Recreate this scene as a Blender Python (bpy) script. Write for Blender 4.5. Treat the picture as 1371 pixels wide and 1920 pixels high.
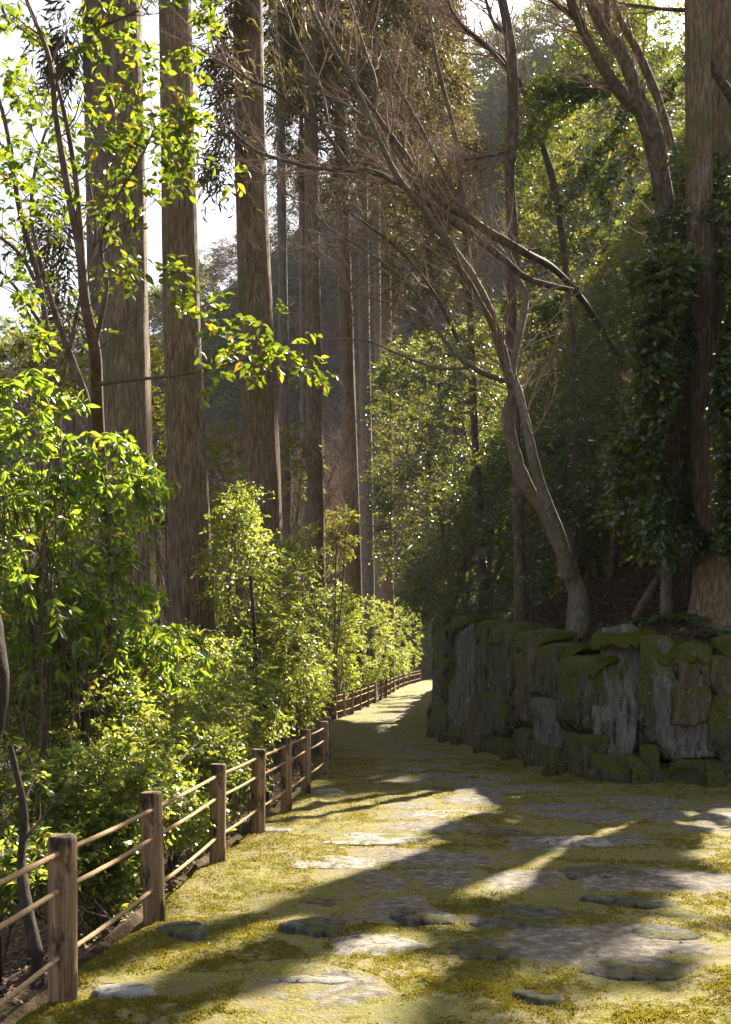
import bpy, math
import numpy as np
from mathutils import Vector

for o in list(bpy.data.objects):
    bpy.data.objects.remove(o)
SC = bpy.context.scene
COL = SC.collection
RS = np.random.RandomState(11)
R = math.radians

# ------------------------------------------------------------------ camera
F, CX, HY, HC = 1900.0, 685.5, 1249.0, 1.55      # focal length (px of the photo), centre, horizon row, eye height
cam = bpy.data.cameras.new('camera')
camo = bpy.data.objects.new('camera', cam)
COL.objects.link(camo)
camo.location = (0, 0, HC)
camo.rotation_euler = (R(90), 0, 0)
cam.sensor_fit = 'HORIZONTAL'
cam.sensor_width = 36
cam.lens = 36 * F / 1371
cam.shift_y = (HY - 960) / 1371
cam.clip_start = 0.1
cam.clip_end = 1500
SC.camera = camo

# ------------------------------------------------------------------ light
SAZ, SEL = 29.6, 40.0                            # sun ahead and to the right
SH = np.array([math.sin(R(SAZ)), math.cos(R(SAZ))])
TE = math.tan(R(SEL))
SV = Vector((SH[0] * math.cos(R(SEL)), SH[1] * math.cos(R(SEL)), math.sin(R(SEL))))
world = bpy.data.worlds.new('World')
SC.world = world
world.use_nodes = True
wt = world.node_tree
wt.nodes.clear()
sky = wt.nodes.new('ShaderNodeTexSky')
sky.sky_type = 'NISHITA'
sky.sun_disc = False
sky.sun_elevation = R(SEL)
sky.sun_rotation = R(SAZ)
sky.air_density = 1.0
sky.dust_density = 3.0
sky.ozone_density = 1.0
bg = wt.nodes.new('ShaderNodeBackground')
bg.inputs['Strength'].default_value = 0.052
wo = wt.nodes.new('ShaderNodeOutputWorld')
hs = wt.nodes.new('ShaderNodeHueSaturation')      # thin bright veil of cloud: a paler sky
hs.inputs['Saturation'].default_value = 0.55
wt.links.new(sky.outputs[0], hs.inputs['Color'])
wt.links.new(hs.outputs[0], bg.inputs[0])
wt.links.new(bg.outputs[0], wo.inputs[0])
sl = bpy.data.lights.new('sun', 'SUN')
sl.energy = 5.0
sl.angle = R(0.6)
sl.color = (1.0, 0.91, 0.76)
so = bpy.data.objects.new('sun', sl)
COL.objects.link(so)
so.rotation_euler = (-SV).to_track_quat('-Z', 'Y').to_euler()
so.location = (20, 40, 40)
SC.view_settings.view_transform = 'Standard'
SC.view_settings.look = 'None'
SC.view_settings.exposure = 2.35
SC.view_settings.gamma = 1.0
SC.cycles.max_bounces = 6
SC.cycles.diffuse_bounces = 3
SC.cycles.glossy_bounces = 2
SC.cycles.transmission_bounces = 4
SC.cycles.volume_bounces = 0
SC.cycles.sample_clamp_indirect = 4


# ------------------------------------------------------------------ helpers
def P(px, py, Y):
    """point at depth Y that lies on the photo pixel"""
    return np.array([(px - CX) * Y / F, Y, HC + (HY - py) * Y / F])


def to_px(p):
    p = np.atleast_2d(p)
    y = np.maximum(p[:, 1], 0.5)
    return CX + p[:, 0] / y * F, HY - (p[:, 2] - HC) / y * F


def nrm(v):
    return v / np.maximum(np.linalg.norm(v, axis=-1, keepdims=True), 1e-9)


def hsh(ix, iy, iz, seed):
    with np.errstate(over='ignore'):
        h = (ix.astype(np.int64) * 374761393 + iy.astype(np.int64) * 668265263 + iz.astype(np.int64) * 2147483647 + seed * 974634777) & 0xffffffff
        h = ((h ^ (h >> 13)) * 1274126177) & 0xffffffff
        h = h ^ (h >> 16)
    return (h & 0xffffff) / float(0xffffff)


def vnoise(x, y, z=None, seed=0):
    x = np.asarray(x, float); y = np.asarray(y, float)
    z = np.zeros_like(x) if z is None else np.asarray(z, float)
    xi, yi, zi = np.floor(x), np.floor(y), np.floor(z)
    fx, fy, fz = x - xi, y - yi, z - zi
    fx = fx * fx * (3 - 2 * fx); fy = fy * fy * (3 - 2 * fy); fz = fz * fz * (3 - 2 * fz)
    r = 0
    for a in (0, 1):
        for b in (0, 1):
            for c in (0, 1):
                w = (fx if a else 1 - fx) * (fy if b else 1 - fy) * (fz if c else 1 - fz)
                r = r + w * hsh(xi + a, yi + b, zi + c, seed)
    return r * 2 - 1


def fbm(x, y, z=None, seed=0, oct=3):
    r = 0; a = 1.0; t = 0
    for i in range(oct):
        f = 2 ** i
        r = r + a * vnoise(x * f, y * f, None if z is None else z * f, seed + i * 7)
        t += a; a *= 0.5
    return r / t


def make_mesh(name, V, faces, mat, smooth=True, attrs=None):
    """faces: list of int arrays (n,3) or (n,4)"""
    me = bpy.data.meshes.new(name)
    V = np.ascontiguousarray(V, dtype=np.float32)
    me.vertices.add(len(V))
    me.vertices.foreach_set('co', V.ravel())
    faces = [np.asarray(f, dtype=np.int32) for f in faces if len(f)]
    li = np.concatenate([f.ravel() for f in faces])
    sz = np.concatenate([np.full(len(f), f.shape[1], np.int32) for f in faces])
    st = np.concatenate([[0], np.cumsum(sz)[:-1]]).astype(np.int32)
    me.loops.add(len(li))
    me.loops.foreach_set('vertex_index', li)
    me.polygons.add(len(sz))
    me.polygons.foreach_set('loop_start', st)
    me.polygons.foreach_set('loop_total', sz)
    me.polygons.foreach_set('use_smooth', np.full(len(sz), smooth, bool))
    if attrs:
        for k, a in attrs.items():
            at = me.attributes.new(k, 'FLOAT', 'POINT')
            at.data.foreach_set('value', np.asarray(a, np.float32))
    me.update(calc_edges=True)
    me.validate()
    if mat:
        me.materials.append(mat)
    return me


def link(name, me, parent=None, loc=None):
    if me is None and parent is not None: return None
    o = bpy.data.objects.new(name, me)
    COL.objects.link(o)
    if loc is not None:
        o.location = loc
    if parent is not None:
        o.parent = parent
    return o


def thing(name, label, cat, loc=(0, 0, 0), group=None):
    o = link(name, None, None, loc)
    o.empty_display_size = 0.2
    return tag(o, label, cat, group)


def tag(o, label=None, cat=None, group=None, kind=None):
    if label: o['label'] = label
    if cat: o['category'] = cat
    if group: o['group'] = group
    if kind: o['kind'] = kind
    return o


class Geo:
    def __init__(s):
        s.V = []; s.T = []; s.Q = []; s.n = 0
        s.A = []

    def add(s, V, T=None, Q=None):
        V = np.asarray(V, float)
        s.V.append(V)
        if T is not None and len(T): s.T.append(np.asarray(T) + s.n)
        if Q is not None and len(Q): s.Q.append(np.asarray(Q) + s.n)
        s.n += len(V)

    def mesh(s, name, mat, smooth=True, origin=(0, 0, 0)):
        if not s.V: print('EMPTY', name); return None
        V = np.concatenate(s.V) - np.asarray(origin, float)
        f = []
        if s.T: f.append(np.concatenate(s.T))
        if s.Q: f.append(np.concatenate(s.Q))
        return make_mesh(name, V, f, mat, smooth)


def tubes(geo, pts, rad, k=5):
    """pts (N,S,3), rad (N,S): tapered tubes, all with k sides"""
    pts = np.asarray(pts, float); rad = np.asarray(rad, float)
    N, S, _ = pts.shape
    tg = np.gradient(pts, axis=1)
    tg = nrm(tg)
    ref = np.where(np.abs(tg[:, :1, 2:3]) > 0.8, np.array([[[1.0, 0.1, 0]]]), np.array([[[0.05, 0.1, 1.0]]]))
    u = nrm(np.cross(tg, np.broadcast_to(ref, tg.shape)))
    v = np.cross(tg, u)
    a = np.arange(k) * 2 * np.pi / k
    ring = u[:, :, None, :] * np.cos(a)[None, None, :, None] + v[:, :, None, :] * np.sin(a)[None, None, :, None]
    V = pts[:, :, None, :] + ring * rad[:, :, None, None]
    V = V.reshape(-1, 3)
    n = np.arange(N)[:, None, None]; s = np.arange(S - 1)[None, :, None]; j = np.arange(k)[None, None, :]
    j2 = (j + 1) % k
    b = n * S * k
    Q = np.stack([b + s * k + j, b + s * k + j2, b + (s + 1) * k + j2, b + (s + 1) * k + j], -1).reshape(-1, 4)
    geo.add(V, None, Q)


def smooth_line(pts, m=8):
    """Catmull-Rom through rows of any width"""
    p = np.asarray(pts, float)
    p = np.vstack([2 * p[0] - p[1], p, 2 * p[-1] - p[-2]])
    out = []
    for i in range(1, len(p) - 2):
        for t in np.linspace(0, 1, m, endpoint=False):
            a, b, c, d = p[i - 1], p[i], p[i + 1], p[i + 2]
            out.append(0.5 * (2 * b + (c - a) * t + (2 * a - 5 * b + 4 * c - d) * t * t + (3 * b - a - 3 * c + d) * t ** 3))
    out.append(p[-2])
    return np.array(out)


def limb(pxs, m=8):
    """rows (px, py, Y, width px) -> polyline and radii"""
    L = smooth_line([list(P(a, b, c)) + [w * c / F / 2] for a, b, c, w in pxs], m)
    return L[:, :3], np.maximum(L[:, 3], 0.002)


def spawn(par, prad, n, length, spread, up, rng, S=5, f0=0.2, f1=1.0, bias=None, wob=0.13, ratio=0.6):
    """n children on each of the parent polylines"""
    N, Sp, _ = par.shape
    f = f0 + (f1 - f0) * (np.arange(n)[None, :] + rng.rand(N, n)) / n
    x = f * (Sp - 1)
    i = np.clip(x.astype(int), 0, Sp - 2)
    t = (x - i)[..., None]
    r = np.arange(N)[:, None]
    a, b = par[r, i], par[r, i + 1]
    base = a * (1 - t) + b * t
    br = prad[r, i] * (1 - t[..., 0]) + prad[r, i + 1] * t[..., 0]
    d = nrm(b - a)
    rv = rng.normal(size=(N, n, 3))
    side = nrm(rv - d * np.sum(rv * d, -1, keepdims=True))
    side[..., 2] *= 0.4
    dr = d * math.cos(spread) + side * math.sin(spread) + np.array([0, 0, up])
    if bias is not None:
        dr = dr + np.asarray(bias)
    dr = nrm(dr)
    L = length * (0.5 + 0.7 * rng.rand(N, n)) * (1.15 - 0.55 * f)
    k = np.linspace(0, 1, S)
    pts = base[:, :, None, :] + dr[:, :, None, :] * (L[..., None] * k)[..., None]
    w = np.cumsum(rng.normal(size=(N, n, S, 3)), axis=2) * (L[..., None, None] * wob / S)
    w[:, :, 0] = 0
    w[..., 2] += (L[..., None] * 0.12 * k ** 2)
    pts = pts + w
    rr = np.maximum(br[..., None] * ratio, 0.0012) * (1 - 0.75 * k)
    rr = np.maximum(rr, 0.0010)
    return pts.reshape(-1, S, 3), rr.reshape(-1, S)


def leaves(geo, base, d, n, length, width, lod=1, curl=0.15, fold=0.25):
    """folded leaves; base,d,n (N,3) length,width (N,)"""
    N = len(base)
    d = nrm(d)
    s = nrm(np.cross(d, n)); n = np.cross(s, d)
    L = np.asarray(length)[:, None]; W = np.asarray(width)[:, None]
    if lod == 0:
        c = [base, base + d * L * .5 + s * W * .5 + n * W * fold, base + d * L - n * L * curl, base + d * L * .5 - s * W * .5 + n * W * fold]
        V = np.stack(c, 1).reshape(-1, 3)
        o = np.arange(N)[:, None] * 4
        geo.add(V, np.concatenate([o + [0, 1, 2], o + [0, 2, 3]]), None)
        return
    if lod == 1:
        c = [base,
             base + d * L * .35 + s * W * .48 + n * W * fold, base + d * L * .35 - s * W * .48 + n * W * fold,
             base + d * L * .72 + s * W * .36 + n * (W * fold * .7 - L * curl * .4), base + d * L * .72 - s * W * .36 + n * (W * fold * .7 - L * curl * .4),
             base + d * L - n * L * curl]
        V = np.stack(c, 1).reshape(-1, 3)
        o = np.arange(N)[:, None] * 6
        geo.add(V, np.concatenate([o + [0, 1, 2], o + [3, 5, 4]]), o + [2, 1, 3, 4])
        return
    c = [base,
         base + d * L * .22 + s * W * .36 + n * W * fold * .8, base + d * L * .25, base + d * L * .22 - s * W * .36 + n * W * fold * .8,
         base + d * L * .52 + s * W * .5 + n * (W * fold - L * curl * .25), base + d * L * .52 - n * L * curl * .25, base + d * L * .52 - s * W * .5 + n * (W * fold - L * curl * .25),
         base + d * L * .8 + s * W * .28 + n * (W * fold * .5 - L * curl * .6), base + d * L * .8 - n * L * curl * .6, base + d * L * .8 - s * W * .28 + n * (W * fold * .5 - L * curl * .6),
         base + d * L - n * L * curl]
    V = np.stack(c, 1).reshape(-1, 3)
    o = np.arange(N)[:, None] * 11
    T = np.concatenate([o + [0, 1, 2], o + [0, 2, 3], o + [7, 10, 8], o + [8, 10, 9]])
    Q = np.concatenate([o + [1, 4, 5, 2], o + [2, 5, 6, 3], o + [4, 7, 8, 5], o + [5, 8, 9, 6]])
    geo.add(V, T, Q)


def sprays(geo, tw, C, D, rng, m=4, k=6, tl=0.3, ll=0.08, lw=0.035, droop=0.2, lod=1, tr=0.003, spread=0.8, flat=0.6, whorl=False, cut=None):
    """leafy twigs: clump centres C (n,3), outward directions D"""
    n = len(C)
    if n == 0: return
    C2 = np.repeat(C, m, 0); D2 = np.repeat(nrm(D), m, 0)
    td = nrm(D2 + rng.normal(size=(n * m, 3)) * spread)
    L = tl * (0.5 + 0.8 * rng.rand(n * m))
    S = 3
    kk = np.linspace(0, 1, S)
    pts = C2[:, None, :] + td[:, None, :] * (L[:, None] * kk)[..., None]
    pts[..., 2] -= (L[:, None] * droop * kk ** 2)
    if tw is not None and cut is not None:
        kt = ~cut(pts[:, 1])
        if kt.any(): tubes(tw, pts[kt], np.broadcast_to(tr * (1 - .6 * kk), (int(kt.sum()), S)), 3)
    elif tw is not None:
        tubes(tw, pts, np.broadcast_to(tr * (1 - .6 * kk), (n * m, S)), 3)
    # leaves along each twig
    f = (0.25 + 0.75 * (np.arange(k)[None, :] + rng.rand(n * m, k) * .6) / k) if not whorl else (0.86 + 0.14 * rng.rand(n * m, k))
    f = np.minimum(f, 1.0)
    base = C2[:, None, :] + td[:, None, :] * (L[:, None] * f)[..., None]
    base[..., 2] -= (L[:, None] * droop * f ** 2)
    up = np.array([0, 0, 1.0])
    s = nrm(np.cross(td, up + rng.normal(size=td.shape) * .25))
    if whorl:
        a = (np.arange(k)[None, :] + rng.rand(n * m, k) * .5) * 2.4
        s2 = np.cross(td, s)
        ld = td[:, None, :] * .35 + s[:, None, :] * np.cos(a)[..., None] + s2[:, None, :] * np.sin(a)[..., None]
    else:
        sg = np.where(np.arange(k) % 2 == 0, 1.0, -1.0)[None, :, None]
        ld = td[:, None, :] * .7 + s[:, None, :] * sg * .9 + rng.normal(size=(n * m, k, 3)) * .3
    ld[..., 2] -= droop
    ld = nrm(ld)
    nn = up[None, None, :] * flat + rng.normal(size=(n * m, k, 3)) * (1.05 - flat)
    q = n * m * k
    sc = 0.6 + 0.6 * rng.rand(q)
    Bp, Ld, Nn, W_ = base.reshape(q, 3), ld.reshape(q, 3), nn.reshape(q, 3), lw * sc * (0.85 + .3 * rng.rand(q))
    if cut is not None:
        kp = ~cut(Bp + Ld * (ll * sc * .5)[:, None])
        if not kp.any(): return
        Bp, Ld, Nn, W_, sc = Bp[kp], Ld[kp], Nn[kp], W_[kp], sc[kp]
    leaves(geo, Bp, Ld, Nn, ll * sc, W_, lod, curl=0.12 + 0.25 * droop)


# ------------------------------------------------------------------ materials
def mat_new(name):
    m = bpy.data.materials.new(name)
    m.use_nodes = True
    t = m.node_tree
    t.nodes.clear()
    out = t.nodes.new('ShaderNodeOutputMaterial')
    return m, t, out


def N_(t, ty, **kw):
    n = t.nodes.new(ty)
    for k, v in kw.items():
        setattr(n, k, v)
    return n


def ramp(t, src, stops):
    r = N_(t, 'ShaderNodeValToRGB')
    e = r.color_ramp.elements
    while len(e) < len(stops): e.new(0.5)
    for i, (p, c) in enumerate(stops):
        e[i].position = p
        e[i].color = tuple(c) + (1,) if len(c) == 3 else c
    t.links.new(src, r.inputs[0])
    return r.outputs[0]


def noise(t, scale, vec=None, detail=4, rough=0.55, sc3=None):
    n = N_(t, 'ShaderNodeTexNoise')
    n.inputs['Scale'].default_value = scale
    n.inputs['Detail'].default_value = detail
    n.inputs['Roughness'].default_value = rough
    if sc3 is not None:
        mp = N_(t, 'ShaderNodeMapping')
        mp.inputs['Scale'].default_value = sc3
        t.links.new(vec, mp.inputs[0])
        vec = mp.outputs[0]
    if vec is not None:
        t.links.new(vec, n.inputs['Vector'])
    return n.outputs[0]


def mixc(t, fac, a, b, mode='MIX'):
    n = N_(t, 'ShaderNodeMix', data_type='RGBA', blend_type=mode)
    for i, v in ((0, fac), (6, a), (7, b)):
        if isinstance(v, (int, float)): n.inputs[i].default_value = v
        elif isinstance(v, tuple): n.inputs[i].default_value = v + (1,) if len(v) == 3 else v
        else: t.links.new(v, n.inputs[i])
    return n.outputs[2]


def math_(t, op, a, b=0.0, clamp=False):
    n = N_(t, 'ShaderNodeMath', operation=op, use_clamp=clamp)
    for i, v in ((0, a), (1, b)):
        if isinstance(v, (int, float)): n.inputs[i].default_value = v
        else: t.links.new(v, n.inputs[i])
    return n.outputs[0]


def principled(t, out, col, rough=0.8, bump=None, bstr=0.5, bdist=0.02, spec=0.4):
    b = N_(t, 'ShaderNodeBsdfPrincipled')
    if isinstance(col, tuple): b.inputs['Base Color'].default_value = col + (1,)
    else: t.links.new(col, b.inputs['Base Color'])
    if isinstance(rough, (int, float)): b.inputs['Roughness'].default_value = rough
    else: t.links.new(rough, b.inputs['Roughness'])
    b.inputs['Specular IOR Level'].default_value = spec
    if bump is not None:
        bp = N_(t, 'ShaderNodeBump')
        bp.inputs['Strength'].default_value = bstr
        bp.inputs['Distance'].default_value = bdist
        t.links.new(bump, bp.inputs['Height'])
        t.links.new(bp.outputs[0], b.inputs['Normal'])
    if out is not None:
        t.links.new(b.outputs[0], out.inputs[0])
    return b


def leaf_mat(name, cols, trans, rough=0.35, tf=0.42, spec=0.5, old=None):
    """cols: ramp of leaf colours per leaf; trans: light through the leaf"""
    m, t, out = mat_new(name)
    g = N_(t, 'ShaderNodeNewGeometry')
    rnd = g.outputs['Random Per Island']
    st = [(i / max(1, len(cols) - 1), c) for i, c in enumerate(cols)]
    c = ramp(t, rnd, st)
    oi = N_(t, 'ShaderNodeTexCoord')
    c = mixc(t, math_(t, 'MULTIPLY', noise(t, 1.3, oi.outputs['Object'], 2), 0.6), c, tuple(x * .55 for x in cols[0]))
    if old is not None:
        f = math_(t, 'GREATER_THAN', math_(t, 'FRACT', math_(t, 'MULTIPLY', rnd, 37.3)), 1 - old[0])
        c = mixc(t, f, c, old[1])
    b = principled(t, None, c, rough, spec=spec)
    tr = N_(t, 'ShaderNodeBsdfTranslucent')
    tc = ramp(t, math_(t, 'FRACT', math_(t, 'MULTIPLY', rnd, 7.7)), [(0, trans[0]), (1, trans[1])])
    if old is not None:
        tc = mixc(t, f, tc, old[1])
    t.links.new(tc, tr.inputs[0])
    mx = N_(t, 'ShaderNodeMixShader')
    mx.inputs[0].default_value = tf
    t.links.new(b.outputs[0], mx.inputs[1])
    t.links.new(tr.outputs[0], mx.inputs[2])
    t.links.new(mx.outputs[0], out.inputs[0])
    return m


def bark_mat(name, c0, c1, c2, zsc=0.12, sc=26, bd=0.03, moss=None, bs=0.8):
    m, t, out = mat_new(name)
    tc = N_(t, 'ShaderNodeTexCoord')
    v = tc.outputs['Object']
    n1 = noise(t, sc, v, 5, 0.65, (1, 1, zsc))
    n2 = noise(t, 1.6, v, 4)
    n3 = noise(t, sc * 2.3, v, 3, 0.6, (1, 1, zsc * 1.6))
    c = ramp(t, n1, [(0.32, c0), (0.52, c1), (0.7, c2)])
    c = mixc(t, math_(t, 'MULTIPLY', n2, 0.55), c, c0)
    if moss:
        c = mixc(t, ramp(t, noise(t, 2.2, v, 5), [(0.5, (0, 0, 0)), (0.68, (.8, .8, .8))]), c, moss)
    h = math_(t, 'ADD', n1, math_(t, 'MULTIPLY', n3, 0.4))
    principled(t, out, c, 0.9, h, bs, bd, 0.2)
    return m


M = {}
M['cedar'] = bark_mat('cedar_bark', (.055, .036, .022), (.22, .155, .098), (.40, .315, .215), 0.13, 30, 0.035, (.10, .095, .035))
M['cedar_grey'] = bark_mat('grey_cedar_bark', (.08, .063, .05), (.235, .195, .16), (.40, .35, .30), 0.13, 30, 0.03)
M['maple'] = bark_mat('maple_bark', (.045, .035, .025), (.13, .10, .075), (.26, .22, .17), 0.5, 14, 0.012, (.07, .075, .02), 0.5)
M['maple_pale'] = bark_mat('pale_bark', (.09, .075, .055), (.17, .14, .105), (.30, .26, .21), 0.35, 22, 0.008, (.09, .09, .03), 0.5)
M['dark_bark'] = bark_mat('dark_bark', (.02, .015, .01), (.05, .038, .028), (.10, .08, .06), 0.5, 14, 0.01)
M['twig'] = bark_mat('twig_bark', (.18, .11, .085), (.34, .23, .175), (.46, .34, .27), 1.0, 8, 0.002)
M['stem'] = bark_mat('stem_bark', (.06, .04, .028), (.13, .09, .065), (.24, .18, .14), 0.6, 14, 0.008)
M['camellia'] = leaf_mat('camellia_leaf', [(.022, .042, .013), (.036, .066, .016), (.056, .085, .020)], ((.12, .18, .014), (.32, .36, .03)), 0.24, 0.32, 0.8, (0.02, (.35, .25, .03)))
M['olive'] = leaf_mat('olive_leaf', [(.035, .05, .010), (.06, .072, .014), (.085, .09, .018)], ((.22, .24, .02), (.40, .37, .035)), 0.5, 0.40, 0.35, (0.05, (.34, .20, .04)))
M['bigleaf'] = leaf_mat('large_leaf', [(.03, .065, .012), (.05, .10, .018), (.075, .13, .02)], ((.28, .42, .02), (.46, .55, .04)), 0.27, 0.45, 0.6, (0.025, (.55, .38, .04)))
M['sapling_leaf'] = leaf_mat('sapling_leaf', [(.04, .07, .01), (.06, .09, .012), (.08, .11, .014)], ((.12, .19, .01), (.36, .42, .025)), 0.35, 0.45, 0.4, (0.06, (.62, .42, .03)))
M['shrub'] = leaf_mat('shrub_leaf', [(.045, .09, .018), (.075, .13, .022), (.11, .16, .03)], ((.36, .44, .04), (.56, .58, .07)), 0.36, 0.45, 0.5, (0.03, (.55, .42, .06)))
M['conifer'] = leaf_mat('conifer_leaf', [(.05, .055, .016), (.09, .075, .025), (.14, .10, .04)], ((.16, .15, .03), (.32, .24, .07)), 0.6, 0.3, 0.2)
M['far_green'] = leaf_mat('far_leaf', [(.05, .075, .03), (.08, .10, .035), (.15, .15, .045)], ((.2, .26, .06), (.38, .38, .08)), 0.6, 0.38, 0.2)
M['far_brown'] = leaf_mat('far_twigs', [(.20, .15, .115), (.27, .21, .165), (.34, .27, .21)], ((.3, .22, .16), (.42, .32, .22)), 0.8, 0.35, 0.1)
M['fern'] = leaf_mat('fern_leaf', [(.05, .09, .02), (.07, .12, .025), (.09, .12, .03)], ((.2, .28, .03), (.3, .34, .05)), 0.45, 0.35, 0.3)
M['moss_tuft'] = leaf_mat('moss_tuft', [(.075, .068, .010), (.140, .132, .017), (.26, .21, .04)], ((.24, .20, .018), (.42, .34, .045)), 0.7, 0.35, 0.15)
M['moss_dark'] = leaf_mat('moss_on_stone', [(.05, .065, .010), (.09, .10, .014), (.15, .14, .018)], ((.12, .14, .015), (.22, .20, .02)), 0.8, 0.3, 0.1)
M['litter'] = leaf_mat('dead_leaves', [(.09, .045, .026), (.18, .105, .065), (.33, .24, .17)], ((.15, .08, .03), (.2, .12, .05)), 0.7, 0.15, 0.3)


def ground_mat():
    m, t, out = mat_new('forest_soil')
    tc = N_(t, 'ShaderNodeTexCoord'); v = tc.outputs['Object']
    c = ramp(t, noise(t, 9, v, 8, 0.7), [(0.3, (.03, .02, .012)), (0.5, (.08, .052, .032)), (0.62, (.14, .10, .065)), (0.75, (.05, .05, .02))])
    g = ramp(t, noise(t, 0.7, v, 4), [(0.5, (0, 0, 0)), (0.66, (.8, .8, .8))])
    c = mixc(t, g, c, (.045, .05, .012))
    principled(t, out, c, 0.95, noise(t, 24, v, 8, 0.7), 0.9, 0.05, 0.1)
    return m


def path_mat():
    m, t, out = mat_new('mossy_path')
    tc = N_(t, 'ShaderNodeTexCoord'); v = tc.outputs['Object']
    at = N_(t, 'ShaderNodeAttribute', attribute_name='stone')
    fine = noise(t, 60, v, 6, 0.7)
    mid = noise(t, 5, v, 5, 0.6)
    moss = ramp(t, fine, [(0.3, (.055, .045, .010)), (0.5, (.150, .136, .024)), (0.7, (.32, .255, .07))])
    moss = mixc(t, ramp(t, mid, [(0.42, (0, 0, 0)), (0.68, (.9, .9, .9))]), moss, (.19, .152, .092))
    moss = mixc(t, ramp(t, noise(t, 1.7, v, 4), [(0.5, (0, 0, 0)), (0.7, (.55, .55, .55))]), moss, (.07, .085, .012))
    stone = ramp(t, noise(t, 14, v, 8, 0.7), [(0.3, (.05, .042, .032)), (0.5, (.14, .12, .094)), (0.7, (.33, .285, .225))])
    f = math_(t, 'ADD', at.outputs['Fac'], math_(t, 'MULTIPLY', math_(t, 'SUBTRACT', noise(t, 9, v, 8, 0.75), 0.5), 2.6))
    f = ramp(t, f, [(0.42, (0, 0, 0)), (0.72, (1, 1, 1))])
    c = mixc(t, f, moss, stone)
    principled(t, out, c, 0.85, math_(t, 'ADD', fine, math_(t, 'MULTIPLY', noise(t, 22, v, 5, .7), 1.2)), 0.8, 0.02, 0.15)
    return m


def stone_mat(name, a, b, c_, moss=0.5, lo=0.5):
    m, t, out = mat_new(name)
    tc = N_(t, 'ShaderNodeTexCoord'); v = tc.outputs['Object']
    g = N_(t, 'ShaderNodeNewGeometry')
    n1 = noise(t, 7, v, 8, 0.65, (1.6, 1.6, 0.45))
    c = ramp(t, n1, [(0.3, a), (0.5, b), (0.68, c_)])
    crack = ramp(t, noise(t, 3.2, v, 8, 0.75, (3, 3, .7)), [(0.40, (.25, .25, .25)), (0.47, (1, 1, 1))])
    c = mixc(t, 1.0, c, crack, 'MULTIPLY')
    lich = ramp(t, noise(t, 13, v, 5, 0.6), [(0.60, (0, 0, 0)), (0.68, (.7, .7, .7))])
    c = mixc(t, lich, c, (.34, .36, .32))
    sep = N_(t, 'ShaderNodeSeparateXYZ'); t.links.new(g.outputs['Normal'], sep.inputs[0])
    mn = noise(t, 2.4, v, 8, 0.7, (1.5, 1.5, .5))
    f = math_(t, 'ADD', mn, math_(t, 'MULTIPLY', sep.outputs[2], 0.28))
    f = ramp(t, f, [(lo, (0, 0, 0)), (lo + 0.09, (moss, moss, moss))])
    mc = ramp(t, noise(t, 30, v, 5, .7), [(0.3, (.04, .045, .008)), (0.6, (.13, .125, .018)), (0.75, (.24, .21, .028))])
    c = mixc(t, f, c, mc)
    principled(t, out, c, 0.9, math_(t, 'ADD', n1, noise(t, 26, v, 8, .8)), 1.0, 0.05, 0.25)
    return m


def wood_mat():
    m, t, out = mat_new('weathered_wood')
    tc = N_(t, 'ShaderNodeTexCoord'); v = tc.outputs['Object']
    n1 = noise(t, 40, v, 6, 0.7, (1, 1, 0.045))
    c = ramp(t, n1, [(0.3, (.06, .033, .018)), (0.5, (.20, .125, .07)), (0.68, (.36, .25, .155))])
    st = ramp(t, noise(t, 6.5, v, 4, .6, (1, 1, .45)), [(0.50, (0, 0, 0)), (0.58, (.95, .95, .95))])
    c = mixc(t, st, c, (.018, .012, .009))
    gm = ramp(t, noise(t, 9, v, 5), [(0.6, (0, 0, 0)), (0.75, (.6, .6, .6))])
    c = mixc(t, gm, c, (.12, .12, .05))
    principled(t, out, c, 0.8, n1, 0.7, 0.008, 0.25)
    return m


def simple(name, a, b, sc=30, rough=0.8, bd=0.005, spec=0.3):
    m, t, out = mat_new(name)
    tc = N_(t, 'ShaderNodeTexCoord'); v = tc.outputs['Object']
    n = noise(t, sc, v, 5, .7)
    principled(t, out, ramp(t, n, [(0.3, a), (0.7, b)]), rough, n, .6, bd, spec)
    return m


M['soil'] = ground_mat()
M['path'] = path_mat()
M['stone'] = stone_mat('wall_stone', (.035, .030, .022), (.10, .083, .062), (.21, .18, .14), 0.92, 0.47)
M['stone_pale'] = stone_mat('pale_wall_stone', (.075, .064, .054), (.17, .148, .128), (.30, .27, .24), 0.85, 0.56)
M['stone_warm'] = stone_mat('brown_wall_stone', (.06, .047, .030), (.13, .10, .065), (.24, .195, .13), 0.85, 0.5)
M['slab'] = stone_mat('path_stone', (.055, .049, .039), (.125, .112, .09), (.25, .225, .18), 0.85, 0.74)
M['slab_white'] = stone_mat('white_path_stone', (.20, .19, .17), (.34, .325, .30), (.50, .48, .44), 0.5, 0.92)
M['slab_sunlit'] = stone_mat('sunlit_path_stone', (.16, .14, .11), (.36, .32, .26), (.54, .49, .41), 0.6, 0.80)  # path stone in a lighter colour, sunlight painted in for slabs in sun patches
M['wood'] = wood_mat()
M['rope'] = simple('rope_fibre', (.17, .105, .055), (.42, .29, .165), 90, 0.9, 0.003, 0.1)
M['metal_dark'] = simple('dark_metal', (.02, .02, .02), (.05, .045, .04), 30, 0.5)

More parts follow.
